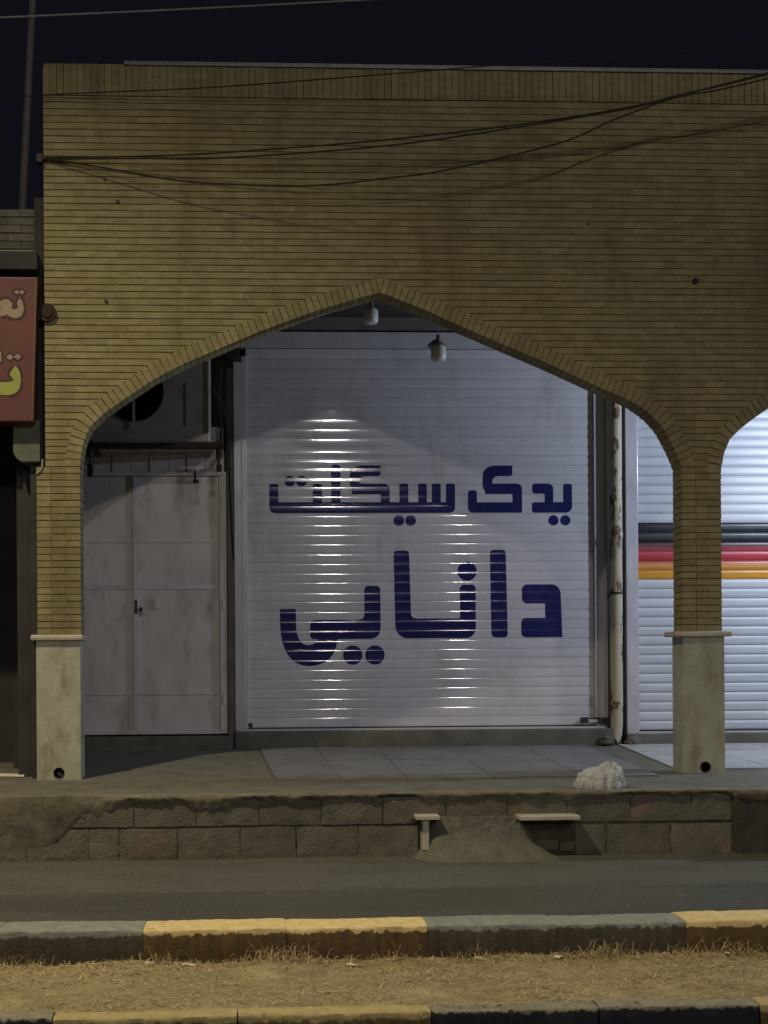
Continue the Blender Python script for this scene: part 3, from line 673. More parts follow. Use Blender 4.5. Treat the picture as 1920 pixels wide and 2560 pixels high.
def sub(parent, o):       # sub-part built in world coordinates under a part that itself sits under the building
    o.parent = parent; o.matrix_parent_inverse = Matrix.Translation(-Vector(parent.location)); return o
for k in range(n_sl): make_slat(shp, .095, 4.345, Z_SH+k*SP, k, M['white_paint'])
zt = Z_SH+n_sl*SP
sub(shp, MB().box(.0, 4.45, YS-.03, YS+.10, zt+.006, zt+.20).build('shutter_box', M['white_steel'], bevel=.004))
sub(shp, MB().box(-.055, .035, YS-.075, YS+.06, .225, 4.72).build('guide_rail', M['guide'], bevel=.005))
sub(shp, MB().box(.037, .105, YS-.045, YS+.03, .302, 4.80).build('guide_rail', M['guide'], bevel=.008))
sub(shp, MB().box(4.335, 4.455, YS-.05, YS+.05, .302, 4.90).build('guide_rail', M['guide'], bevel=.005))
sub(shp, MB().box(4.457, 4.50, YS-.03, YS+.05, .302, 4.90).build('guide_rail', M['white_steel'], bevel=.004))
sub(shp, MB().box(.10, 4.34, YS-.012, YS+.014, .3015, .3115).build('bottom_rubber', M['black']))
bolt = sub(shp, MB().box(4.15, 4.235, YS-.085, YS-.03, .338, .408).box(4.37, 4.50, YS-.09, YS-.052, .328, .404).box(4.235, 4.37, YS-.075, YS-.056, .388, .404).build('lock_bolt', M['dark'], bevel=.004))
sub(shp, MB().prism([(4.24, .345), (4.365, .352), (4.37, .378), (4.26, .385)], YS-.072, YS-.06).build('paper_tag', M['white_steel']))
sub(shp, MB().box(.10, .15, YS-.05, YS-.012, .325, .37).build('lock_lug', M['dark'], bevel=.004))

# lettering: outlines on a plane, draped over the slat profile
U0_, V0_ = .301, 3.602; UX = 3.916/1659; VZ = 2.725/1161      # letter sheet units to metres
def rrect(x0, x1, y0, y1, tl=0, tr=0, bl=0, br=0):
    pts = []
    for (cx, cy, r, a0) in ((x0, y0, tl, 180), (x1, y0, tr, 270), (x1, y1, br, 0), (x0, y1, bl, 90)):
        if r == 0: pts.append((cx, cy)); continue
        ox = cx+(r if cx == x0 else -r); oy = cy+(r if cy == y0 else -r)
        for k in range(9):
            an = math.radians(a0+90*k/8); pts.append((ox+r*math.cos(an), oy+r*math.sin(an)))
    return pts
def circ(x, y, r): return [(x+r*math.cos(k*math.pi/18), y+r*math.sin(k*math.pi/18)) for k in range(36)]
def bez(p0, p1, p2, n=8): return [tuple((1-t)**2*a+2*t*(1-t)*b+t*t*c for a, b, c in zip(p0, p1, p2)) for t in [k/n for k in range(n+1)]]
def kaf(x, w, top=50, end=None):   # upper stroke of a kaf; x is the left of the bend
    return [(end, top), (x+62, top)] + bez((x+62, top), (x, top+4), (x, 112)) + [(x, 150)] + bez((x, 150), (x+2, 190), (x+40, 197)) + [(x+70, 197), (x+70, 143), (x+52, 143)] + bez((x+52, 143), (x+45, 110), (x+78, 104)) + [(end-10, 104), (end, 96)]
WORDS = {
 'upper_word': [rrect(1552, 1598, 145, 270, 12, 12), rrect(1388, 1598, 240, 295, 14, 0, 14, 34), rrect(1390, 1500, 143, 195, 14, 28, 14), rrect(1455, 1500, 165, 250), circ(1500, 335, 27), circ(1562, 335, 27),
   rrect(1055, 1337, 240, 295, 0, 0, 26, 8), rrect(1055, 1102, 178, 280, 15, 15), rrect(1287, 1337, 143, 290, 0, 28), rrect(1145, 1337, 143, 197, 0, 28), kaf(1132, 50, 50, 1287)],
 'upper_left_word': [rrect(30, 988, 240, 295, 0, 0, 28, 28), rrect(30, 76, 145, 270, 10, 10), circ(135, 130, 28), circ(195, 130, 28), rrect(253, 300, 145, 250, 10, 10), rrect(348, 396, 45, 250, 18, 18),
   rrect(603, 650, 150, 250, 0, 20), rrect(455, 650, 143, 197, 0, 30), kaf(443, 50, 50, 603), rrect(700, 746, 143, 250, 10, 10), rrect(797, 842, 143, 250, 10, 10), rrect(868, 914, 143, 250, 10, 10), rrect(941, 988, 143, 270, 10, 10), circ(696, 335, 28), circ(757, 335, 28)],
 'lower_word': [rrect(1333, 1535, 668, 768, 28, 48, 28, 0), [(1452, 700), (1535, 705), (1543, 943), (1455, 943)], rrect(1328, 1540, 843, 943, 24, 0, 24, 0),
   [(1172, 943-22)] + [(1167, 509)] + bez((1167, 509), (1167, 487), (1189, 487)) + bez((1229, 487), (1250, 487), (1250, 509)) + [(1258, 921)] + bez((1258, 921), (1258, 943), (1236, 943)) + bez((1196, 943), (1174, 943), (1174, 921)),
   [(674, 880), (668, 512)] + bez((668, 512), (668, 490), (690, 490)) + bez((726, 490), (748, 490), (748, 512)) + [(756, 815)] + bez((756, 815), (758, 842), (785, 842)) + [(785, 900), (700, 900)], rrect(674, 1092, 842, 945, 0, 0, 66, 52), rrect(1010, 1092, 668, 900, 22, 22), circ(1048, 598, 50),
   rrect(515, 598, 672, 900, 22, 22), rrect(235, 598, 848, 946, 28, 0, 20, 52), bez((515, 820), (512, 848), (480, 848)) + [(540, 870)], circ(453, 1030, 50), circ(568, 1030, 50),
   [(80, 790), (163, 790), (163, 885)] + bez((163, 885), (170, 975), (225, 978)) + bez((225, 978), (265, 975), (285, 935)) + [(378, 935)] + bez((378, 935), (365, 1083), (228, 1086)) + bez((228, 1086), (85, 1080), (80, 860))],
}
def intervals(polys, v):
    iv = []
    for P in polys:
        xs = []
        for (x0, y0), (x1, y1) in zip(P, P[1:]+P[:1]):
            if (y0 <= v) != (y1 <= v): xs.append(x0+(x1-x0)*(v-y0)/(y1-y0))
        xs.sort(); iv += list(zip(xs[::2], xs[1::2]))
    iv.sort(); out = []
    for a, b in iv:
        if out and a <= out[-1][1]+.5: out[-1][1] = max(out[-1][1], b)
        else: out.append([a, b])
    return out
def drape(polys, name, m, u0, v0, ux, vz, yf, parent, rows_step=1.6, th=.0012):
    vmin = min(p[1] for P in polys for p in P); vmax = max(p[1] for P in polys for p in P)
    mb = MB(); n = int((vmax-vmin)/rows_step); prev = None
    for i in range(n):
        va = vmin+(vmax-vmin)*i/n; vb = vmin+(vmax-vmin)*(i+1)/n
        A = intervals(polys, va+.01); C_ = intervals(polys, vb-.01)
        if len(A) == len(C_) and all(abs(p[0]-q[0]) < 14 and abs(p[1]-q[1]) < 14 for p, q in zip(A, C_)): pairs = list(zip(A, C_))
        else: mid = intervals(polys, (va+vb)/2); pairs = [(p, p) for p in mid]
        za, zb = v0-va*vz, v0-vb*vz
        ya, yb = yf(za)-th, yf(zb)-th
        for p, q in pairs:
            mb.add([(u0+p[0]*ux, ya, za), (u0+p[1]*ux, ya, za), (u0+q[1]*ux, yb, zb), (u0+q[0]*ux, yb, zb)], [(3, 2, 1, 0)])
    o = mb.build(name, m); me = o.data
    for P_ in me.polygons:
        pass
    return o
def face_out(o):
    me = o.data; bm = bmesh.new(); bm.from_mesh(me)
    bmesh.ops.remove_doubles(bm, verts=bm.verts, dist=2e-5)
    for f in bm.faces:
        if f.normal.y > 0: f.normal_flip()
    bm.to_mesh(me); bm.free(); me.polygons.foreach_set('use_smooth', [True]*len(me.polygons)); return o
for nm, polys in WORDS.items():
    sub(shp, face_out(drape(polys, 'painted_lettering', M['letter'], U0_, V0_, UX, VZ, surf_y, shp)))

# ------------------------------------------------------------------ striped roller shutter in the next bay
sh2 = empty('striped_shutter', (7.2, YS, .23)); keep(bld, sh2); sh2['label'] = 'white roller shutter with black, red and orange slats across its middle'
SP2 = .1158; z = .236
k = 0
while z < 4.6:
    zc = z+SP2/2
    m = M['stripe'] if 2.04 < zc < 2.745 else M['white_slat']
    make_slat(sh2, 4.855, 9.85, z, k, m, 3.4, SP2, YS+.01, True); z += SP2; k += 1
sub(sh2, MB().box(4.80, 9.9, YS-.03, YS+.10, z+.005, z+.35).build('shutter_box', M['white_steel'], bevel=.004))
sub(sh2, MB().box(4.718, 4.868, YS-.07, YS+.05, .20, 4.9).build('guide_rail', M['guide'], bevel=.006))
sub(sh2, MB().box(9.83, 9.98, YS-.07, YS+.05, .20, 4.9).build('guide_rail', M['guide'], bevel=.006))
sub(sh2, MB().box(4.87, 9.83, YS-.008, YS+.02, .2265, .2355).build('bottom_rubber', M['black']))

# ------------------------------------------------------------------ double steel door at the left
dr = empty('double_door', (-.9, 3.0, .24)); keep(bld, dr); dr['label'] = 'dusty pinkish steel double door with thin horizontal ribs'
for x0, x1 in ((-1.985, -1.252), (-1.246, -.16)):
    leaf = sub(dr, MB().box(x0, x1, 3.00, 3.04, .25, 3.355).build('door_leaf', M['door'], bevel=.003))
for z_, h in ((2.555, .028), (1.99, .055), (.72, .012)):
    for x0, x1 in ((-1.98, -1.262), (-1.236, -.20)):
        sub(dr, MB().box(x0, x1, 2.988, 3.0005, z_, z_+h).build('door_rib', M['white_steel'] if h > .05 else M['door'], bevel=.003))
sub(dr, MB().box(-1.275, -1.235, 2.975, 3.0, .26, 3.35).build('center_stile', M['door'], bevel=.006))
sub(dr, MB().box(-1.232, -1.222, 2.98, 3.0, .26, 3.35).build('center_bead', M['white_steel'], bevel=.003))
sub(dr, MB().box(-.235, -.15, 2.965, 3.04, .25, 3.40).build('door_frame', M['door'], bevel=.005))
sub(dr, MB().box(-1.985, -.2355, 2.965, 3.04, .245, .30).build('door_frame', M['door'], bevel=.005))
sub(dr, MB().box(-1.255, -1.225, 2.955, 2.974, 1.70, 1.86).build('door_handle', M['dark'], bevel=.004))
sub(dr, MB().box(-1.20, -1.165, 2.94, 3.0, 1.735, 1.775).tube([(-1.20, 2.95, 1.735), (-1.205, 2.93, 1.70), (-1.18, 2.93, 1.68), (-1.165, 2.95, 1.72)], .006).build('padlock', M['dark'], bevel=.002))
for z_ in (.6, 1.75, 2.95): sub(dr, MB().tube([(-.195, 2.955, z_), (-.195, 2.955, z_+.12)], .013, 8).build('hinge', M['door'], smooth=True))
sub(dr, MB().box(-1.03, -.975, 2.978, 3.0, 1.76, 1.88).build('lock_plate', M['white_steel'], bevel=.004))
# corrugated transom sheet over the door
mb = MB(); n = 8
for i in range(n):
    a = -1.97+i*.225; mb.box(a, a+.218, 2.985+.008*(i % 2), 3.04, 3.405, 3.95)
sub(dr, mb.build('transom_sheet', M['door'], bevel=.004))
sub(dr, MB().box(-1.985, -.15, 2.96, 3.04, 3.357, 3.403).build('transom_bar', M['door'], bevel=.004))

# ================================================================== THINGS UNDER THE ARCADE
# evaporative cooler on an iron bracket
co = empty('evaporative_cooler', (-1.0, 2.6, 3.6)); tag(co, 'grey box air cooler with round black outlet above the steel door', 'air cooler')
cc = (-1.19, 4.20); R_ = .335
body = MB()
seg = 32; x0, x1, z0, z1 = -1.88, -.325, 3.628, 4.95; yf, yb = 2.2, 2.95
hole = [(cc[0]+R_*math.cos(2*math.pi*k/seg), cc[1]+R_*math.sin(2*math.pi*k/seg)) for k in range(seg)]
outer = []
for k in range(seg):
    dx, dz = math.cos(2*math.pi*k/seg), math.sin(2*math.pi*k/seg)
    t_ = min((x1-cc[0])/dx if dx > 1e-6 else (x0-cc[0])/dx if dx < -1e-6 else 9, (z1-cc[1])/dz if dz > 1e-6 else (z0-cc[1])/dz if dz < -1e-6 else 9); outer.append((cc[0]+dx*t_, cc[1]+dz*t_))
vs = [(x_, yf, z_) for x_, z_ in hole]+[(x_, yf, z_) for x_, z_ in outer]+[(x_, yf+.28, z_) for x_, z_ in hole]
fs = [(k, seg+k, seg+(k+1) % seg, (k+1) % seg) for k in range(seg)]+[(k, (k+1) % seg, 2*seg+(k+1) % seg, 2*seg+k) for k in range(seg)]
body.add(vs, fs)
for cx_, cz_ in ((x0, z0), (x1, z0), (x0, z1), (x1, z1)):
    for k in range(seg):
        p, q = outer[k], outer[(k+1) % seg]
        if (abs(p[0]-cx_) < 1e-6 or abs(q[0]-cx_) < 1e-6) and (abs(p[1]-cz_) < 1e-6 or abs(q[1]-cz_) < 1e-6) and abs(p[0]-q[0]) > 1e-6 and abs(p[1]-q[1]) > 1e-6:
            body.add([(p[0], yf, p[1]), (cx_, yf, cz_), (q[0], yf, q[1])], [(0, 1, 2)])
body.add([(x0, yf, z0), (x1, yf, z0), (x1, yb, z0), (x0, yb, z0), (x0, yf, z1), (x1, yf, z1), (x1, yb, z1), (x0, yb, z1)], [(0, 1, 2, 3), (4, 5, 6, 7), (1, 2, 6, 5), (2, 3, 7, 6), (3, 0, 4, 7)])
keep(co, body.build('casing', M['cooler'], merge=True))
keep(co, MB().disc_y(cc, 0, R_-.001, yf+.2, yf+.27, 32).build('outlet_back', M['black']))
keep(co, MB().disc_y(cc, R_-.004, R_+.012, yf-.012, yf-.0015, 32).build('outlet_ring', M['dark']))
keep(co, MB().box(cc[0]-.012, cc[0]+.020, yf-.02, yf-.013, cc[1]-R_-.10, cc[1]+R_).build('outlet_bar', M['cooler']))
keep(co, MB().box(-.345, -.323, yf-.012, yf-.001, 3.635, 4.70).build('corner_strip', M['cooler_edge'], bevel=.002))
keep(co, MB().box(-.60, -.595, yf-.006, yf-.0005, 3.80, 4.30).build('panel_seam', M['dark']))
keep(co, MB().box(-1.87, -.35, yf-.014, yf-.0005, 3.635, 3.72).build('water_tray', M['cooler'], bevel=.003))
br = empty('iron_bracket', (-1.0, 2.6, 3.5)); tag(br, 'dark rusty iron bracket carrying the air cooler above the steel door', 'bracket')
keep(br, MB().tube([(-1.74, 2.14, 3.57), (-.17, 2.14, 3.57)], .040, 10).build('front_bar', M['rust'], smooth=True))
for x_ in (-1.68, -.22):
    keep(br, MB().box(x_-.03, x_+.03, 2.10, 3.12, 3.585, 3.627).build('side_arm', M['rust'], bevel=.004))
    keep(br, MB().tube([(x_, 2.14, 3.535), (x_, 2.16, 3.44)], .035, 8).build('bar_stub', M['rust'], smooth=True))
    keep(br, MB().box(x_-.03, x_+.03, 2.12, 2.18, 3.22 if x_ < -1 else 3.28, 3.36).tube([(x_, 2.15, 3.36), (x_, 2.15, 3.53)], .012).build('hanging_hook', M['rust'], bevel=.008))
keep(br, MB().tube([(-.52, 2.965, 3.42), (-.52, 2.95, 3.33), (-.53, 2.95, 3.30)], .014).box(-.55, -.48, 2.94, 2.98, 3.275, 3.305).build('tap_stub', M['rust']))
# dark duct block and cables at the corner over the door pier
tag(MB().box(-.14, .02, 2.60, 2.96, 4.72, 5.31).build('wall_box', M['dark'], bevel=.01), 'dark steel box beside the shutter top above the wall pier', 'box')
tag(MB().tube([(-.31, 2.5, 4.30), (-.22, 2.6, 4.22), (-.13, 2.8, 4.00), (-.11, 2.92, 3.7), (-.10, 2.93, 3.2), (-.075, 2.93, 2.6), (-.06, 2.93, 2.35)], .012, 6).build('cooler_cable', M['cable'], smooth=True), 'black cable hanging from the air cooler down the wall pier', 'cable')
tag(MB().tube([(-.21, 2.9, 4.66), (-.23, 2.93, 4.2), (-.20, 2.93, 3.9), (-.23, 2.93, 3.62)], .014, 6).build('cooler_hose', M['cable'], smooth=True), 'short black hose hanging between air cooler and pier', 'hose')

# hanging bulbs
def bulb(x, y, zc, r, h, ztop, label, shade):
    e = empty('hanging_bulb', (x, y, zc)); tag(e, label, 'light bulb', None)
    keep(e, MB().tube([(x+.01, y, ztop), (x+.004, y, zc+h+.12), (x, y, zc+h+.02)], .006, 6).build('cord', M['socket']))
    keep(e, MB().lathe([(.0, .10), (.022, .10), (.026, .02), (.034, .0), (0, 0)], (x, y, zc+h*.5), 14).build('socket', M['socket'], smooth=True))
    if shade:
        keep(e, MB().lathe([(.02, .075), (.035, .07), (.085, .03), (.10, .004), (.096, .002), (.03, .06)], (x-.02, y, zc+h*.36), 18).build('shade', M['socket'], smooth=True))
    pr = [(r*.45, h*.5), (r*.8, h*.42), (r*.97, h*.28), (r, 0), (r*.99, -h*.25), (r*.9, -h*.40), (r*.65, -h*.48), (r*.25, -h*.5), (0, -h*.5)]
    keep(e, MB().lathe(pr, (x, y, zc), 22).build('bulb_glass', M['bulb'], smooth=True)); return e
bulb(1.468, 1.6, 4.90, .078, .175, 5.32, 'white rounded bulb hanging just below the arch point', False)
bulb(2.14, 1.2, 4.395, .082, .19, 5.32, 'white bulb under a dark cap, hanging lower in front of the shutter', True)
# lit bulb in the neighbouring bay
bx_, by_, bz_ = BAY_LAMP['pos']
e = empty('lit_bulb', BAY_LAMP['pos']); tag(e, 'lit cool white bulb under an added metal reflector in the bay of the striped shutter', 'light bulb')
keep(e, MB().tube([(bx_, by_, 5.32), (bx_, by_, bz_+.30)], .008, 6).build('cord', M['socket']))
keep(e, MB().lathe([(.03, .30), (.05, .28), (.16, .16), (.25, .05), (.246, .045), (.15, .15), (.03, .25), (0, .25)], (bx_, by_, bz_), 24).build('reflector', M['lamp_steel'], smooth=True))  # added, out of view: keeps the bulb's light off the ceiling
keep(e, MB().lathe([(.03, .24), (.03, .13), (0, .13)], (bx_, by_, bz_), 14).build('socket', M['socket'], smooth=True))
keep(e, MB().lathe([(.022, .125), (.05, .09), (.06, .055), (.05, .02), (.02, .002), (0, .0)], (bx_, by_, bz_+.0), 18).build('bulb_glass', emit('lit_bulb_glass', (.75, .86, 1), 12), smooth=True))
ld = bpy.data.lights.new('bulb_light', 'POINT'); ld.energy = BAY_LAMP['power']; ld.color = BAY_LAMP['color']; ld.shadow_soft_size = .06
lo_ = bpy.data.objects.new('bulb_light', ld); COL.objects.link(lo_); lo_.location = (bx_, by_, bz_-.075); keep(e, lo_)

# drainpipe
dp = empty('drainpipe', (4.56, 2.8, .1)); tag(dp, 'cream drainpipe with rust patches between the two roller shutters', 'pipe')
px_, py_ = 4.578, 2.885; r_ = .075
mb = MB(); seg = 20; vs = []; fs = []
zs = [5.31, 4, 3, 2.62, 2.6, 2.0, 1.2, .6, .40]
for z_ in zs:
    for k in range(seg):
        a = 2*math.pi*k/seg; vs.append((px_-.004*(2.6-z_)*.4+r_*math.cos(a), py_+r_*math.sin(a), z_))
for k in range(seg):          # slanted shoe
    a = 2*math.pi*k/seg; c_ = math.cos(a); vs.append((px_-.006+r_*c_*.95, py_+r_*math.sin(a)*.9, .10+.13*abs(c_+.05)**1.2))
for i in range(len(zs)):
    for k in range(seg): fs.append((i*seg+k, (i+1)*seg+k, (i+1)*seg+(k+1) % seg, i*seg+(k+1) % seg))
fs.append([len(zs)*seg+k for k in range(seg)])
keep(dp, mb.add(vs, fs).build('pipe', M['pipe'], smooth=True))
keep(dp, MB().lathe([(.076, 0), (.083, .01), (.083, .07), (.076, .08)], (px_, py_, 2.58), 20).build('pipe_joint', M['pipe'], smooth=True))
for z_ in (4.6, 1.9): keep(dp, MB().lathe([(.0765, 0), (.080, .003), (.080, .027), (.0765, .03)], (px_, py_, z_), 20).box(px_-.012, px_+.012, py_+.07, 3.06, z_+.004, z_+.026).build('pipe_clip', M['dark']))
# loose plaster lumps at the pipe foot
def lump(name, x, y, z, s, m, label, cat, sq=.5, seed=0):
    bm = bmesh.new(); bmesh.ops.create_icosphere(bm, subdivisions=3, radius=1)
    for v in bm.verts:
        n = v.co.copy(); d = 1+.28*noise.noise(n*1.6+Vector((seed, 0, 0)))+.14*noise.noise(n*4+Vector((0, seed, 0)))
        v.co = Vector((x+n.x*s*d, y+n.y*s*d*.8, z+max(-.6, n.z)*s*d*sq))
    me = bpy.data.meshes.new(name); bm.to_mesh(me); bm.free(); me.materials.append(m)
    o = bpy.data.objects.new(name, me); COL.objects.link(o); return tag(o, label, cat)
lump('plaster_lump', 4.42, 2.80, .13, .10, M['cement'], 'grey plaster lump at the foot of the drainpipe, shutter side', 'rubble', .7, 3)
lump('plaster_lump', 4.74, 2.80, .12, .09, M['cement'], 'grey plaster lump right beside the striped shutter guide rail', 'rubble', .7, 8)

# crumpled plastic bag at the edge of the walkway
bag = empty('plastic_bag', (3.14, -1.22, 0)); tag(bag, 'crumpled translucent white plastic bag lying on the walkway edge', 'plastic bag')
def film(cx, cy, w, d_, h, seed, kx, rows=34, seg=150):
    vs = []; fs = []
    for j in range(rows+1):
        t = j/rows                                   # 0 at the gathered top, 1 at the ground hem
        for k in range(seg):
            an = 2*math.pi*k/seg; ca, sa = math.cos(an), math.sin(an)
            q = Vector((ca*2.4+seed, sa*2.4, t*.9)); q2 = Vector((ca*6.5, sa*6.5+seed, t*1.6))
            pl1 = 1-abs(noise.noise(q))*2.4; pl2 = 1-abs(noise.noise(q2))*2.4; cr = noise.noise(Vector((ca*5*t, sa*5*t, seed+t*7)))
            rad = math.sin(min(1, t*1.12)*math.pi/2)**.75*(.70+.26*pl1+.12*pl2*t)+.07*cr*t
            z = h*(1-t**1.9)*(.80+.22*pl1*t+.10*pl2)+.012*cr
            sh_ = kx*(1-t)**1.3
            vs.append((cx+sh_+ca*rad*w, cy+sa*rad*d_, max(.004+.003*abs(cr), z)))
    for j in range(rows):
        for k in range(seg): fs.append((j*seg+k, (j+1)*seg+k, (j+1)*seg+(k+1) % seg, j*seg+(k+1) % seg))
    return MB().add(vs, fs)
films = [film(3.12, -1.22, .215, .15, .20, 3.1, .04), film(3.20, -1.20, .13, .11, .25, 7.7, .03), film(3.02, -1.25, .13, .09, .11, 5.3, -.02)]
pm = bpy.data.materials.new('bag_film'); pm.use_nodes = True; nt = pm.node_tree; N = nt.nodes; Lk = nt.links
pb = N['Principled BSDF']; pb.inputs['Base Color'].default_value = (.93, .93, .94, 1); pb.inputs['Roughness'].default_value = .22; pb.inputs['Specular IOR Level'].default_value = .6
bn = N.new('ShaderNodeTexNoise'); bn.inputs['Scale'].default_value = 38; bn.inputs['Detail'].default_value = 4; bn.inputs['Distortion'].default_value = 1.5; bb = N.new('ShaderNodeBump'); bb.inputs['Strength'].default_value = .7; bb.inputs['Distance'].default_value = .02; Lk.new(bn.outputs[0], bb.inputs['Height']); Lk.new(bb.outputs[0], pb.inputs['Normal'])
tl = N.new('ShaderNodeBsdfTranslucent'); tl.inputs[0].default_value = (.92, .92, .92, 1); tr = N.new('ShaderNodeBsdfTransparent')
m1 = N.new('ShaderNodeMixShader'); m1.inputs[0].default_value = .30; Lk.new(pb.outputs[0], m1.inputs[1]); Lk.new(tl.outputs[0], m1.inputs[2])
fz_ = N.new('ShaderNodeTexNoise'); fz_.inputs['Scale'].default_value = 14; mr = N.new('ShaderNodeMapRange'); mr.inputs[1].default_value = .35; mr.inputs[2].default_value = .75; mr.inputs[3].default_value = .10; mr.inputs[4].default_value = .70
Lk.new(fz_.outputs[0], mr.inputs[0]); m2 = N.new('ShaderNodeMixShader'); Lk.new(mr.outputs[0], m2.inputs[0]); Lk.new(m1.outputs[0], m2.inputs[1]); Lk.new(tr.outputs[0], m2.inputs[2])
Lk.new(m2.outputs[0], N['Material Output'].inputs[0])
for fl in films: keep(bag, fl.build('bag_film', pm, smooth=True))

# ================================================================== FACADE FIXINGS AND CABLES
def smooth_path(pts, n=8):
    P = [Vector(p) for p in pts]; out = []
    for i in range(len(P)-1):
        a = P[max(0, i-1)]; b = P[i]; c_ = P[i+1]; d = P[min(len(P)-1, i+2)]
        for k in range(n):
            t = k/n; out.append(.5*((2*b)+(c_-a)*t+(2*a-5*b+4*c_-d)*t*t+(3*b-a-3*c_+d)*t**3))
    out.append(P[-1]); return out
CAB = [
 ('thin black cable slanting up to the roof edge, highest on the facade', [(-3.6, .25, 6.50), (-1.849, -.03, 6.521), (-.264, -.2, 6.534), (1.382, -.382, 6.593), (2.412, -.498, 6.636), (4.855, -.78, 6.718), (9, -1.2, 6.95)], .006),
 ('upper of the paired black cables rising from the left facade corner', [(-1.86, -.02, 5.93), (-.703, -.152, 5.908), (.169, -.248, 5.926), (1.378, -.382, 5.98), (2.652, -.526, 6.081), (3.597, -.634, 6.196), (4.114, -.694, 6.303), (4.854, -.78, 6.463), (8.5, -1.2, 7.3)], .0075),
 ('lower of the paired black cables rising from the left facade corner', [(-1.86, -.02, 5.915), (-.924, -.128, 5.889), (-.155, -.212, 5.866), (1.377, -.382, 5.924), (2.652, -.526, 6.059), (3.597, -.634, 6.185), (4.114, -.694, 6.286), (4.853, -.78, 6.411), (8.5, -1.2, 7.2)], .0075),
 ('deeply sagging black cable below the paired cables on the facade', [(-1.86, -.02, 5.925), (-1.409, -.076, 5.844), (-.549, -.169, 5.668), (.385, -.272, 5.584), (.926, -.332, 5.584), (1.375, -.382, 5.622), (1.911, -.442, 5.674), (2.967, -.562, 5.888), (3.492, -.622, 6.093), (4.114, -.694, 6.295), (4.854, -.78, 6.45), (8.5, -1.2, 7.25)], .0075)]
for lb, pts, r in CAB:
    tag(MB().tube(smooth_path(pts), r, 6).build('facade_cable', M['cable'], smooth=True), lb, 'cable', 'black cables strung across the brick facade')
tag(MB().tube(smooth_path([(-6, -.6, 6.72), (-2.126, -.6, 6.952), (-.562, -.6, 7.049), (1.021, -.6, 7.155), (6, -.6, 7.5)]), .008, 6).build('overhead_wire', M['wire'], smooth=True), 'pale overhead wire crossing the night sky above the roof', 'wire')
# cable anchor at the facade corner
tag(MB().box(-1.90, -1.842, -.05, .05, 5.88, 5.96).tube([(-1.87, -.02, 5.92), (-1.80, -.03, 5.92)], .022, 8).build('cable_anchor', M['dark'], bevel=.004), 'dark iron anchor holding the cables at the facade corner', 'bracket')
# broken fixing hole with ring, and small nail holes
tag(MB().disc_y((4.463, 4.800), .016, .026, -.02, .004, 16).disc_y((4.463, 4.800), 0, .0155, -.006, .004, 16).build('wall_ring', M['rust']), 'small rusty ring fixing on the brick wall above the pillar', 'ring')
for x_, z_, r_n, lb in ((-1.259, 5.739, .014, 'upper of two dark nail heads near the cable corner'), (-1.135+.0, 5.523-.0, .017, 'lower of two dark nail heads near the cable corner'), (-1.255, 4.573, .018, 'dark nail head in the brick wall beside the red sign'), (3.42, 5.35, .012, 'tiny dark nail head high above the arch right arm')):
    tag(MB().disc_y((x_, z_), 0, r_n, -.012, .02, 10).build('nail_head', M['dark']), lb, 'nail')
# rounded dark lamp bracket end at the left corner
tag(MB().disc_y((-1.81, 4.455), 0, .085, -.035, .02, 24).disc_y((-1.81, 4.455), 0, .05, -.05, -.034, 20).box(-1.90, -1.83, -.03, .02, 4.38, 4.53).build('round_bracket', M['rust'], smooth=True), 'dark rounded metal bracket on the brick corner beside the red sign', 'bracket')

# ================================================================== NEIGHBOUR AT THE LEFT
nb = empty('neighbour_building', (-5, 1, 0)); tag(nb, 'dark lower building with grey brick parapet next to the arcade', 'building')
def NB(o): return keep(nb, o)
NB(MB().box(-9, -1.96, .16, .34, 5.03, 5.50).build('parapet_core', M['mortar']))
zc = 5.035
for r_i in range(6):
    x = -2.0-(.13 if r_i % 2 else 0)
    first = True; x = -1.955
    while x > -4.6:
        w = .13 if (first and r_i % 2) else .255; first = False
        m = M['n_white'] if (r_i == 0 and -2.25 < x <= -1.95) else M['n_brick']
        NB(MB().box(x-w+.006, x, .14+random.uniform(0, .012), .2, zc+.005, zc+.072).build('brick', m)); x -= w
    zc += .078
NB(MB().box(-9, -1.90, -.05, .24, 4.86, 5.028).box(-9, -2.102, .24, 3.3, 4.861, 5.027).build('roof_slab', M['n_wall']))
NB(MB().box(-9, -2.102, 1.6, 1.8, .0, 4.86).build('back_wall', M['n_wall']))
NB(MB().box(-9, -1.95, .1, .24, 3.44, 4.859).build('sign_beam', M['n_wall']))
NB(MB().box(-2.17, -2.102, .3, 1.6, 0, 3.44).build('party_wall', M['n_wall']))
NB(MB().box(-9, -2.102, .5, 8, 4.70, 4.858).build('roof_deck', M['n_wall']))
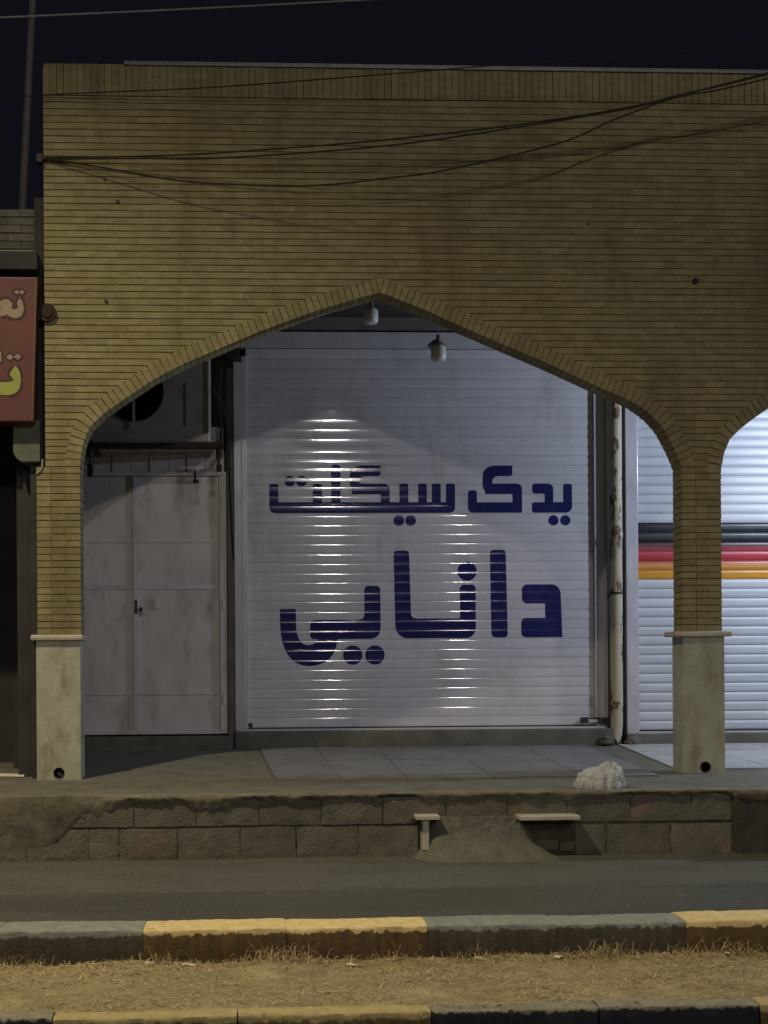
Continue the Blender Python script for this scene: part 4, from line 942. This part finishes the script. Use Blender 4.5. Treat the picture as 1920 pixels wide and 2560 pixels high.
# rounded corbel under the beam
pl = [(-2.15, 3.44), (-2.15, 3.16)] + [(-2.15+.10*(1-math.cos(a)), 3.16-.12*math.sin(a)) for a in [k*math.pi/12 for k in range(1, 7)]] + [(-1.895, 3.04), (-1.895, 3.44)]
NB(MB().prism(pl, .02, .30).build('corbel', M['n_green'], bevel=.01))
NB(MB().tube([(-1.865, -.01, 3.06), (-1.868, -.012, 2.99), (-1.885, -.012, 2.95), (-1.925, -.012, 2.92)], .010, 8).build('corbel_trim', M['n_corbel'], smooth=True))
NB(MB().box(-2.35, -2.18, 1.0, 1.3, .0, .9).build('stacked_post', M['n_wall'], bevel=.02))
scr = tag(MB().add([(-2.42, .3, .016), (-2.10, .22, .016), (-2.12, .34, .03), (-2.38, .42, .03), (-2.42, .3, .012), (-2.10, .22, .012), (-2.12, .34, .026), (-2.38, .42, .026)], [(0, 1, 2, 3), (7, 6, 5, 4), (0, 4, 5, 1), (1, 5, 6, 2), (2, 6, 7, 3), (3, 7, 4, 0)]).build('card_scrap', M['litter']), 'pale cardboard scrap on the dark floor left of the pillar', 'litter')
# red sign
sg = empty('red_shop_sign', (-3, -.3, 4)); tag(sg, 'red box sign with pale and yellow lettering beside the brick corner', 'sign')
def sg_x(z): return -1.905+(z-3.35)*.037
keep(sg, MB().prism([(-5.2, 3.38), (-1.934, 3.40), (-1.887, 4.76), (-5.2, 4.765)], -.12, .09).build('sign_box', M['sign_red'], bevel=.01))
keep(sg, MB().prism([(-1.951, 3.405), (-1.9335, 3.40), (-1.8865, 4.76), (-1.904, 4.755)], -.126, -.119).build('sign_trim', M['sign_edge']))
# letters in sign units: zoomed pixels (u right, v down), 3.811 per photo pixel
SU, SV = 1/(3.811*262.7), 1/(3.811*262.7)
su0, sv0 = -2.236, 4.768+30/262.7
def sgl(polys, m, off):
    o = drape(polys, 'sign_lettering', m, su0, sv0, SU, SV, lambda z: -.12-off, None, 3.0, 0.0); face_out(o); keep(sg, o)
def grow(P, d):
    cx = sum(p[0] for p in P)/len(P); cy = sum(p[1] for p in P)/len(P); out = []
    n = len(P); ar = sum(P[i][0]*P[(i+1) % n][1]-P[(i+1) % n][0]*P[i][1] for i in range(n)); s = 1 if ar > 0 else -1
    for i in range(n):
        a, b, c_ = Vector(P[i-1]), Vector(P[i]), Vector(P[(i+1) % n])
        e1 = (b-a); e2 = (c_-b)
        if e1.length < 1e-6 or e2.length < 1e-6: out.append(tuple(b)); continue
        n1 = Vector((e1.y, -e1.x)).normalized()*s; n2 = Vector((e2.y, -e2.x)).normalized()*s
        nn = (n1+n2); nn = nn.normalized() if nn.length > 1e-6 else n1
        out.append((b.x+nn.x*d, b.y+nn.y*d))
    return out
dot = lambda x, y, r: [(x-r, y), (x, y-r*.85), (x+r, y), (x, y+r*.85)]
L_a = bez((185, 320), (150, 370), (165, 395)) + bez((165, 395), (175, 425), (140, 428)) + bez((120, 428), (100, 420), (118, 380)) + bez((118, 380), (70, 300), (10, 350)) + [(0, 352), (-60, 352), (-60, 400), (0, 405), (12, 410), (-10, 432), (-60, 436), (-60, 490), (10, 495)] + bez((10, 495), (50, 490), (65, 478)) + bez((65, 478), (90, 505), (140, 512)) + bez((140, 512), (225, 510), (222, 410)) + bez((222, 410), (215, 350), (185, 320))
L_b = bez((140, 960), (95, 1010), (85, 1045)) + [(128, 1100)] + [(60, 1118), (-60, 1116), (-60, 1235), (60, 1240)] + bez((60, 1240), (195, 1235), (190, 1090)) + bez((190, 1090), (185, 990), (140, 960))
dots_a = [dot(158, 268, 27), dot(205, 266, 26)]; dots_b = [dot(90, 880, 36), dot(163, 875, 36)]; al = [(-25, 830), (10, 830), (10, 930), (-25, 930)]
sgl([grow(L_a, 26)] + [grow(d, 26) for d in dots_a], M['sign_dark'], .0025)
sgl([grow(L_b, 26)] + [grow(d, 24) for d in dots_b] + [grow(al, 24)], M['sign_dark'], .0025)
sgl([L_a], M['sign_pink'], .005); sgl(dots_a, M['sign_pink'], .005); sgl(dots_b+[al], M['sign_pink'], .005); sgl([L_b], M['sign_yellow'], .005)
# mast on the neighbour's roof
mst = tag(MB().tube([(-2.68, 3.5, 4.862), (-2.66, 3.5, 6.787), (-2.47, 3.5, 10.2)], [.06, .055, .045], 10).box(-2.82, -2.54, 3.36, 3.64, 4.861, 4.90).build('roof_mast', M['pole'], smooth=True), 'thin leaning grey mast on the dark roof behind the red sign', 'mast')

# ================================================================== STREET LAMPS (behind and beside the camera)
for key, q in LAMPS.items():
    hx, hy, hz = q['head']; bx, by = q['base']; gz = -.62 if key != 'near' else -.56
    e = empty('street_lamp', (bx, by, gz)); tag(e, q['label'], 'street lamp')
    keep(e, MB().tube([(bx, by, gz), (bx, by, gz+3), (bx, by, hz-.4)], [.09, .075, .05], 12).box(bx-.18, bx+.18, by-.18, by+.18, gz-.02, gz+.03).build('pole', M['lamp_steel'], smooth=True))
    keep(e, MB().tube(smooth_path([(bx, by, hz-.42), (bx+(hx-bx)*.2, by+(hy-by)*.2, hz+.05), (bx+(hx-bx)*.6, by+(hy-by)*.6, hz+.22), (hx, hy, hz+.2)], 5), .035, 8).build('arm', M['lamp_steel'], smooth=True))
    keep(e, MB().lathe([(.0, .26), (.10, .25), (.20, .20), (.24, .16), (.235, .155), (.0, .17)], (hx, hy, hz), 20).build('lamp_head', M['lamp_steel'], smooth=True))
    ld = bpy.data.lights.new('lamp_light', q['kind']); ld.energy = q['power']; ld.color = q['color']; ld.shadow_soft_size = {'near': .12, 'mid': .24, 'far': .34}[key]
    lo_ = bpy.data.objects.new('lamp_light', ld); COL.objects.link(lo_); lo_.location = (hx, hy, hz)
    if q['kind'] == 'SPOT':
        ld.spot_size = math.radians(118); ld.spot_blend = 1.0
        lo_.rotation_euler = Vector((.12, -.05, -1)).to_track_quat('-Z', 'Y').to_euler()
    keep(e, lo_)
